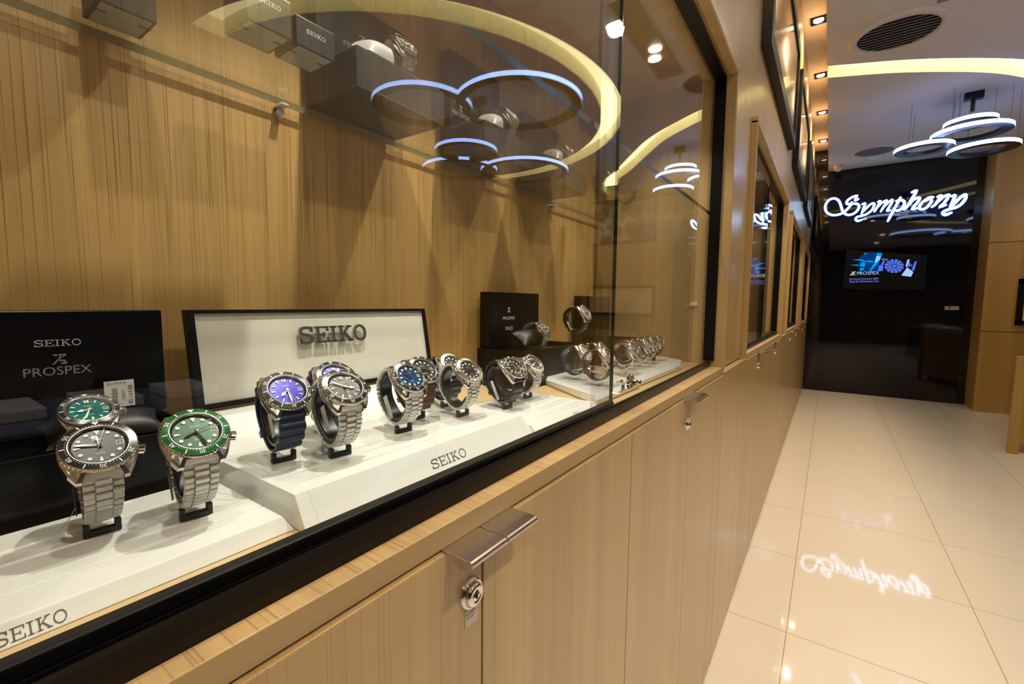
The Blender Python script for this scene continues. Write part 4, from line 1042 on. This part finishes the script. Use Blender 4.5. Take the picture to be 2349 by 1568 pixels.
# ------------------------------------------------------------------ far black wall: illuminated sign, screen, switch plate
t = thing('illuminated_sign', 'glowing white and blue script sign on the far black wall', 'sign', (7.69, -.58, 2.3))
def s1(c): return (1870 + c[0] / 13.05, 420 + c[1] / 13.05)
def s2(c): return (2040 + c[0] / 11.745, 420 + c[1] / 11.745)
LET = [
 ('S', s1, 85, [[(1260, 370), (1130, 410), (1000, 490), (940, 570), (960, 620), (1060, 622), (1200, 612), (1290, 640), (1310, 720), (1250, 830), (1130, 920), (990, 950), (880, 905), (820, 830), (790, 740), (760, 640), (700, 520), (580, 455), (440, 490), (335, 600), (300, 740), (345, 870), (460, 940), (600, 955), (760, 920), (880, 850), (980, 760), (1060, 660), (1095, 570)],
                [(1250, 380), (1220, 450), (1200, 510), (1290, 475)]]),
 ('y', s1, 78, [[(1410, 625), (1490, 610), (1460, 720), (1420, 830), (1390, 910)], [(1395, 890), (1540, 740), (1660, 630), (1755, 605), (1755, 690), (1690, 810), (1550, 920), (1400, 975), (1260, 1010), (1210, 1080), (1270, 1130), (1395, 1095)]]),
 ('m', s1, 78, [[(1880, 560), (1945, 540), (1900, 640), (1830, 760), (1770, 850)], [(1850, 740), (1980, 600), (2130, 520), (2110, 610), (2040, 720), (1965, 845)], [(2040, 730), (2180, 580), (2300, 500), (2290, 590), (2210, 720), (2160, 820), (2240, 810)]]),
 ('p', s2, 80, [[(300, 385), (240, 500), (150, 660), (60, 830), (-40, 1020)], [(190, 480), (300, 455), (395, 490), (400, 580), (340, 680), (240, 735), (170, 735)]]),
 ('h', s2, 82, [[(610, 245), (725, 205), (660, 340), (560, 500), (470, 640), (400, 710)], [(480, 640), (620, 470), (740, 400), (815, 405), (770, 500), (680, 610), (625, 700), (730, 680)]]),
 ('o', s2, 80, [[(1180, 375), (1060, 395), (930, 480), (830, 590), (810, 680), (900, 705), (1020, 640), (1110, 530), (1130, 450), (1060, 420), (985, 480)]]),
 ('n', s2, 80, [[(1300, 365), (1390, 335), (1330, 440), (1240, 570), (1150, 640)], [(1230, 580), (1380, 430), (1510, 340), (1605, 320), (1560, 420), (1460, 550), (1370, 630), (1520, 590)]]),
 ('y', s2, 86, [[(1690, 350), (1765, 335), (1730, 450), (1680, 560), (1640, 640)], [(1650, 650), (1800, 500), (1930, 370), (2045, 310), (2050, 410), (1960, 540), (1820, 640), (1620, 700), (1475, 760), (1445, 820), (1520, 850), (1665, 795)]])]
XS = 7.70
for ch, fn, wd, strokes in LET:
    qf, qs = MB(), MB()
    sc_ = 13.05 if fn is s1 else 11.745
    for st_ in strokes:
        W_ = [at(*fn(c), x=XS) for c in st_]
        P = smooth_pts([(-p.y, p.z, 0) for p in W_], 4)
        ww = wd / sc_ / F_PX * 7.70 * .58
        n_ = len(P); ws = [ww * (1 if min(k, n_ - 1 - k) > 1 else .8) for k in range(n_)]
        qf.stroke([(p.x, p.y) for p in P], ws, lambda u, v, h: (XS - .004 - h, -u, v), .002)
        qs.stroke([(p.x, p.y) for p in P], [a_ * 1.30 for a_ in ws], lambda u, v, h: (XS + h, -u, v), .02)  # wider blue back imitates the halo of glow around each letter
    l_ = qs.build('letter', m_halo, t)
    fixed(qf, 'lit_face', m_signf, l_, t)
tag(t)
t = thing('video_screen', 'dark video screen glowing blue under the script sign', 'screen', (7.72, -.42, 1.7))
def Q(q, pts, x): q.add([at(*p, x=x) for p in pts], [list(range(len(pts)))])
q = MB(); pa = [at(*p, x=7.725) for p in ((1942, 572), (2128, 586), (2120, 664), (1934, 662))]
q.prism([(p.y, p.z) for p in pa], lambda u, v: (7.725, u, v), lambda u, v: (7.738, u, v)); q.build('screen', pm('screen_dark', (.006, .006, .006), .15, emis=(.5, .45, .42), es=.003), t)
m_sc1, m_sc2, m_sc3 = emit('screen_cyan', (.0, .32, .9), 1.0), emit('screen_blue', (.10, .20, .95), .9), emit('screen_pale', (.35, .55, 1.0), 1.1)
m_sc4 = emit('screen_lilac', (.22, .22, .9), .9); m_sc5 = emit('screen_green', (.35, .42, .05), .8); m_sc6 = emit('screen_navy', (.0, .05, .22), .8)
def c3(p): return (1900 + p[0] / 9.79, 560 + p[1] / 9.79)
X7 = 7.722
def poly(name, mat, *lists, x=X7):
    q = MB()
    for L_ in lists: Q(q, [c3(p) for p in L_], x)
    q.build(name, mat, t)
poly('picture_dark', m_sc6, [(720, 260), (900, 190), (1100, 180), (1200, 200), (1110, 600), (690, 600), (690, 400)], x=7.7235)
poly('picture_cyan', m_sc1, [(540, 345), (740, 335), (830, 370), (1010, 370), (1000, 410), (840, 400), (740, 375)], [(480, 465), (670, 455), (680, 490)], [(710, 440), (790, 390), (840, 440), (810, 510), (730, 500)], [(1030, 420), (1100, 200), (1210, 195), (1190, 300), (1120, 420), (960, 600), (920, 590), (990, 480)], [(800, 200), (880, 195), (860, 225), (810, 225)], [(700, 540), (810, 530), (780, 590), (720, 590)])
poly('picture_pale', m_sc3, [(1040, 400), (1090, 260), (1170, 270), (1150, 350), (1070, 410)], [(1640, 700), (1770, 520), (1910, 620), (1860, 730)], [(1740, 480), (1780, 340), (1830, 345), (1760, 520)], x=7.7205)
q = MB()
for k in range(12):
    a0, a1 = 2 * PI * (k + .12) / 12, 2 * PI * (k + .88) / 12
    f = lambda r, a: (1480 + r * 1.1 * math.cos(a), 490 + r * .78 * math.sin(a))
    Q(q, [c3(f(60, a0)), c3(f(195, a0)), c3(f(200, (a0 + a1) / 2)), c3(f(195, a1)), c3(f(60, a1))], X7)
Q(q, [c3(f(45, 2 * PI * k / 10)) for k in range(10)], X7)
for L_ in ([(1200, 320), (1340, 330), (1330, 360), (1200, 350)], [(1230, 360), (1270, 370), (1240, 460), (1190, 450)], [(1140, 480), (1200, 450), (1240, 490), (1220, 600), (1110, 600)], [(1800, 400), (1840, 410), (1830, 500), (1780, 500)], [(1840, 455), (1890, 460), (1885, 490), (1840, 490)], [(1940, 390), (1990, 380), (1930, 590), (1870, 580), (1910, 480)]): Q(q, [c3(p) for p in L_], X7)
q.build('picture_wheel', m_sc2, t)
a, b_ = at(*c3((645, 688)), x=X7), at(*c3((1140, 688)), x=X7)
wide('PROSPEX', a.y - b_.y, .045, lambda u, v, h: (7.7205, a.y - u, a.z + v), m_sc3, t)
a, b_ = at(*c3((475, 800)), x=X7), at(*c3((1130, 800)), x=X7)
wide('Marinemaster Professional 1000m', a.y - b_.y, .026, lambda u, v, h: (7.7205, a.y - u, a.z + v), m_sc4, t)
a, b_ = at(*c3((475, 860)), x=X7), at(*c3((1130, 860)), x=X7)
wide('Deep Sea Performance Test', a.y - b_.y, .032, lambda u, v, h: (7.7205, a.y - u, a.z + v), m_sc4, t)
poly('emblem', m_sc3, [(480, 695), (570, 610), (620, 610), (530, 695)], x=7.7205); poly('emblem_accent', m_sc5, [(500, 612), (540, 612), (560, 640)], [(545, 660), (590, 650), (620, 695), (540, 695)], x=7.7204)
t = thing('switch_plate', 'small white plate with a dark button on the far black wall', 'switch', (7.73, -1.24, 1.18))
MB().cbox((7.731, -1.305, 1.168), (7.739, -1.175, 1.215), .001).build('plate', pm('plate_white', (.5, .42, .36), .4), t)
MB().cyl((7.731, -1.22, 1.198), (7.727, -1.22, 1.198), .010, 16).build('button', m_dark, t)

# ------------------------------------------------------------------ across the aisle
t = thing('side_counter', 'timber counter with glowing kick light at the right edge', 'counter', (5.9, -2.1, 0))
MB().prism([(5.36, -3.2), (6.6, -3.2), (6.6, -1.72), (5.36, -1.30)], lambda x, y: (x, y, .09), lambda x, y: (x, y, .81)).build('body', m_wright, t, bevel=.002)
MB().box((5.352, -1.335, .0), (5.39, -1.27, .81)).build('end_post', m_wright, t, bevel=.002)
MB().prism([(5.42, -3.15), (6.5, -3.15), (6.5, -1.78), (5.42, -1.40)], lambda x, y: (x, y, 0), lambda x, y: (x, y, .09)).build('plinth', m_wedge, t)
MB().box((5.385, -1.62, .070), (5.398, -1.42, .086)).build('kick_light', emit('kick_glow', (1.0, .74, .22), 10), t)
t = thing('wall_window', 'black framed lit display window in the timber wall at the right', 'display window', (7.31, -2.3, 1.0))
q = MB(); y0, y1, z0, z1 = -1.69, -2.92, 1.012, 1.52
for a, b_ in (((7.29, y0, z0), (7.322, y1, z0 + .05)), ((7.29, y0, z1 - .05), (7.322, y1, z1)), ((7.29, y0, z0), (7.322, y0 - .05, z1)), ((7.29, y1, z0), (7.322, y1 + .05, z1))): q.box(a, b_)
q.build('frame', m_black, t)
MB().box((7.312, y0 - .05, z0 + .05), (7.319, y1 + .05, z1 - .05)).build('lit_back', pm('lit_back', (.5, .33, .14), .5, emis=(1.0, .62, .22), es=.12), t)
t = thing('framed_picture', 'dark picture of machinery on the timber wall across the room, mirrored in the glass', 'picture', (7.30, -2.33, 2.2))
q = MB(); q.box((7.295, -1.72, 2.22), (7.319, -2.93, 2.95)); q.build('frame', m_black, t)
m_poster, nt, b = newmat('poster_print'); N, L = nt.nodes, nt.links
tc = N.new('ShaderNodeTexCoord'); wv = N.new('ShaderNodeTexVoronoi'); wv.inputs['Scale'].default_value = 5; rp = N.new('ShaderNodeValToRGB')
rp.color_ramp.elements[0].color = (.02, .018, .015, 1); rp.color_ramp.elements[1].color = (.35, .30, .22, 1); rp.color_ramp.elements[0].position = .45; rp.color_ramp.elements[1].position = .75
L.new(tc.outputs['Object'], wv.inputs['Vector']); L.new(wv.outputs['Distance'], rp.inputs[0]); L.new(rp.outputs[0], b.inputs['Base Color']); b.inputs['Roughness'].default_value = .2
MB().box((7.292, -1.76, 2.26), (7.296, -2.89, 2.91)).build('print', m_poster, t)
spot('picture_lamp', (6.5, -2.3, 3.0), 14, WARM, 80, .6, .02, (0, R(-35), 0))
# island counter in the middle of the room with pads of watches, seen only in the glass
t = thing('island_counter', 'low glass-topped island counter lit blue, across the aisle behind the camera', 'counter', (.9, -2.1, 0))
MB().box((-.6, -2.5, 0), (2.4, -1.75, .70)).build('body', m_boxg, t, bevel=.003)
MB().box((-.6, -2.5, .70), (2.4, -1.75, .715)).build('top', pm('counter_top', (.10, .11, .16), .2), t)
for k in range(9):
    x = -.45 + k * .32
    tag(MB().cbox((x, -2.35, .7155), (x + .2, -2.0, .76), .004).build('display_pad', m_white), 'white pad on the island counter, seen only mirrored', 'display pad', 'white pads on the island counter')
for x in (-.3, .9, 2.1): spot('island_fill', (x, -2.15, 2.9), 45, (.25, .38, 1.0), 50, .5, .02)  # hidden blue fill spots added to tint the counter, no fixtures there

# the watch standing in the second showcase
t3b = slab_tray('white slab in the second showcase with one dark watch', [(2.06, .345), (2.32, .345), (2.32, .50), (2.06, .50)])
watch('dark watch standing alone in the second showcase', (2.20, .42, SLB), 'black', 'black', 'rubber', m_rub_black, 'dots', 10, 9, 10, phi=40, detail=1, slabel='black cuff stand in the second showcase')
print('objects', len(bpy.data.objects))
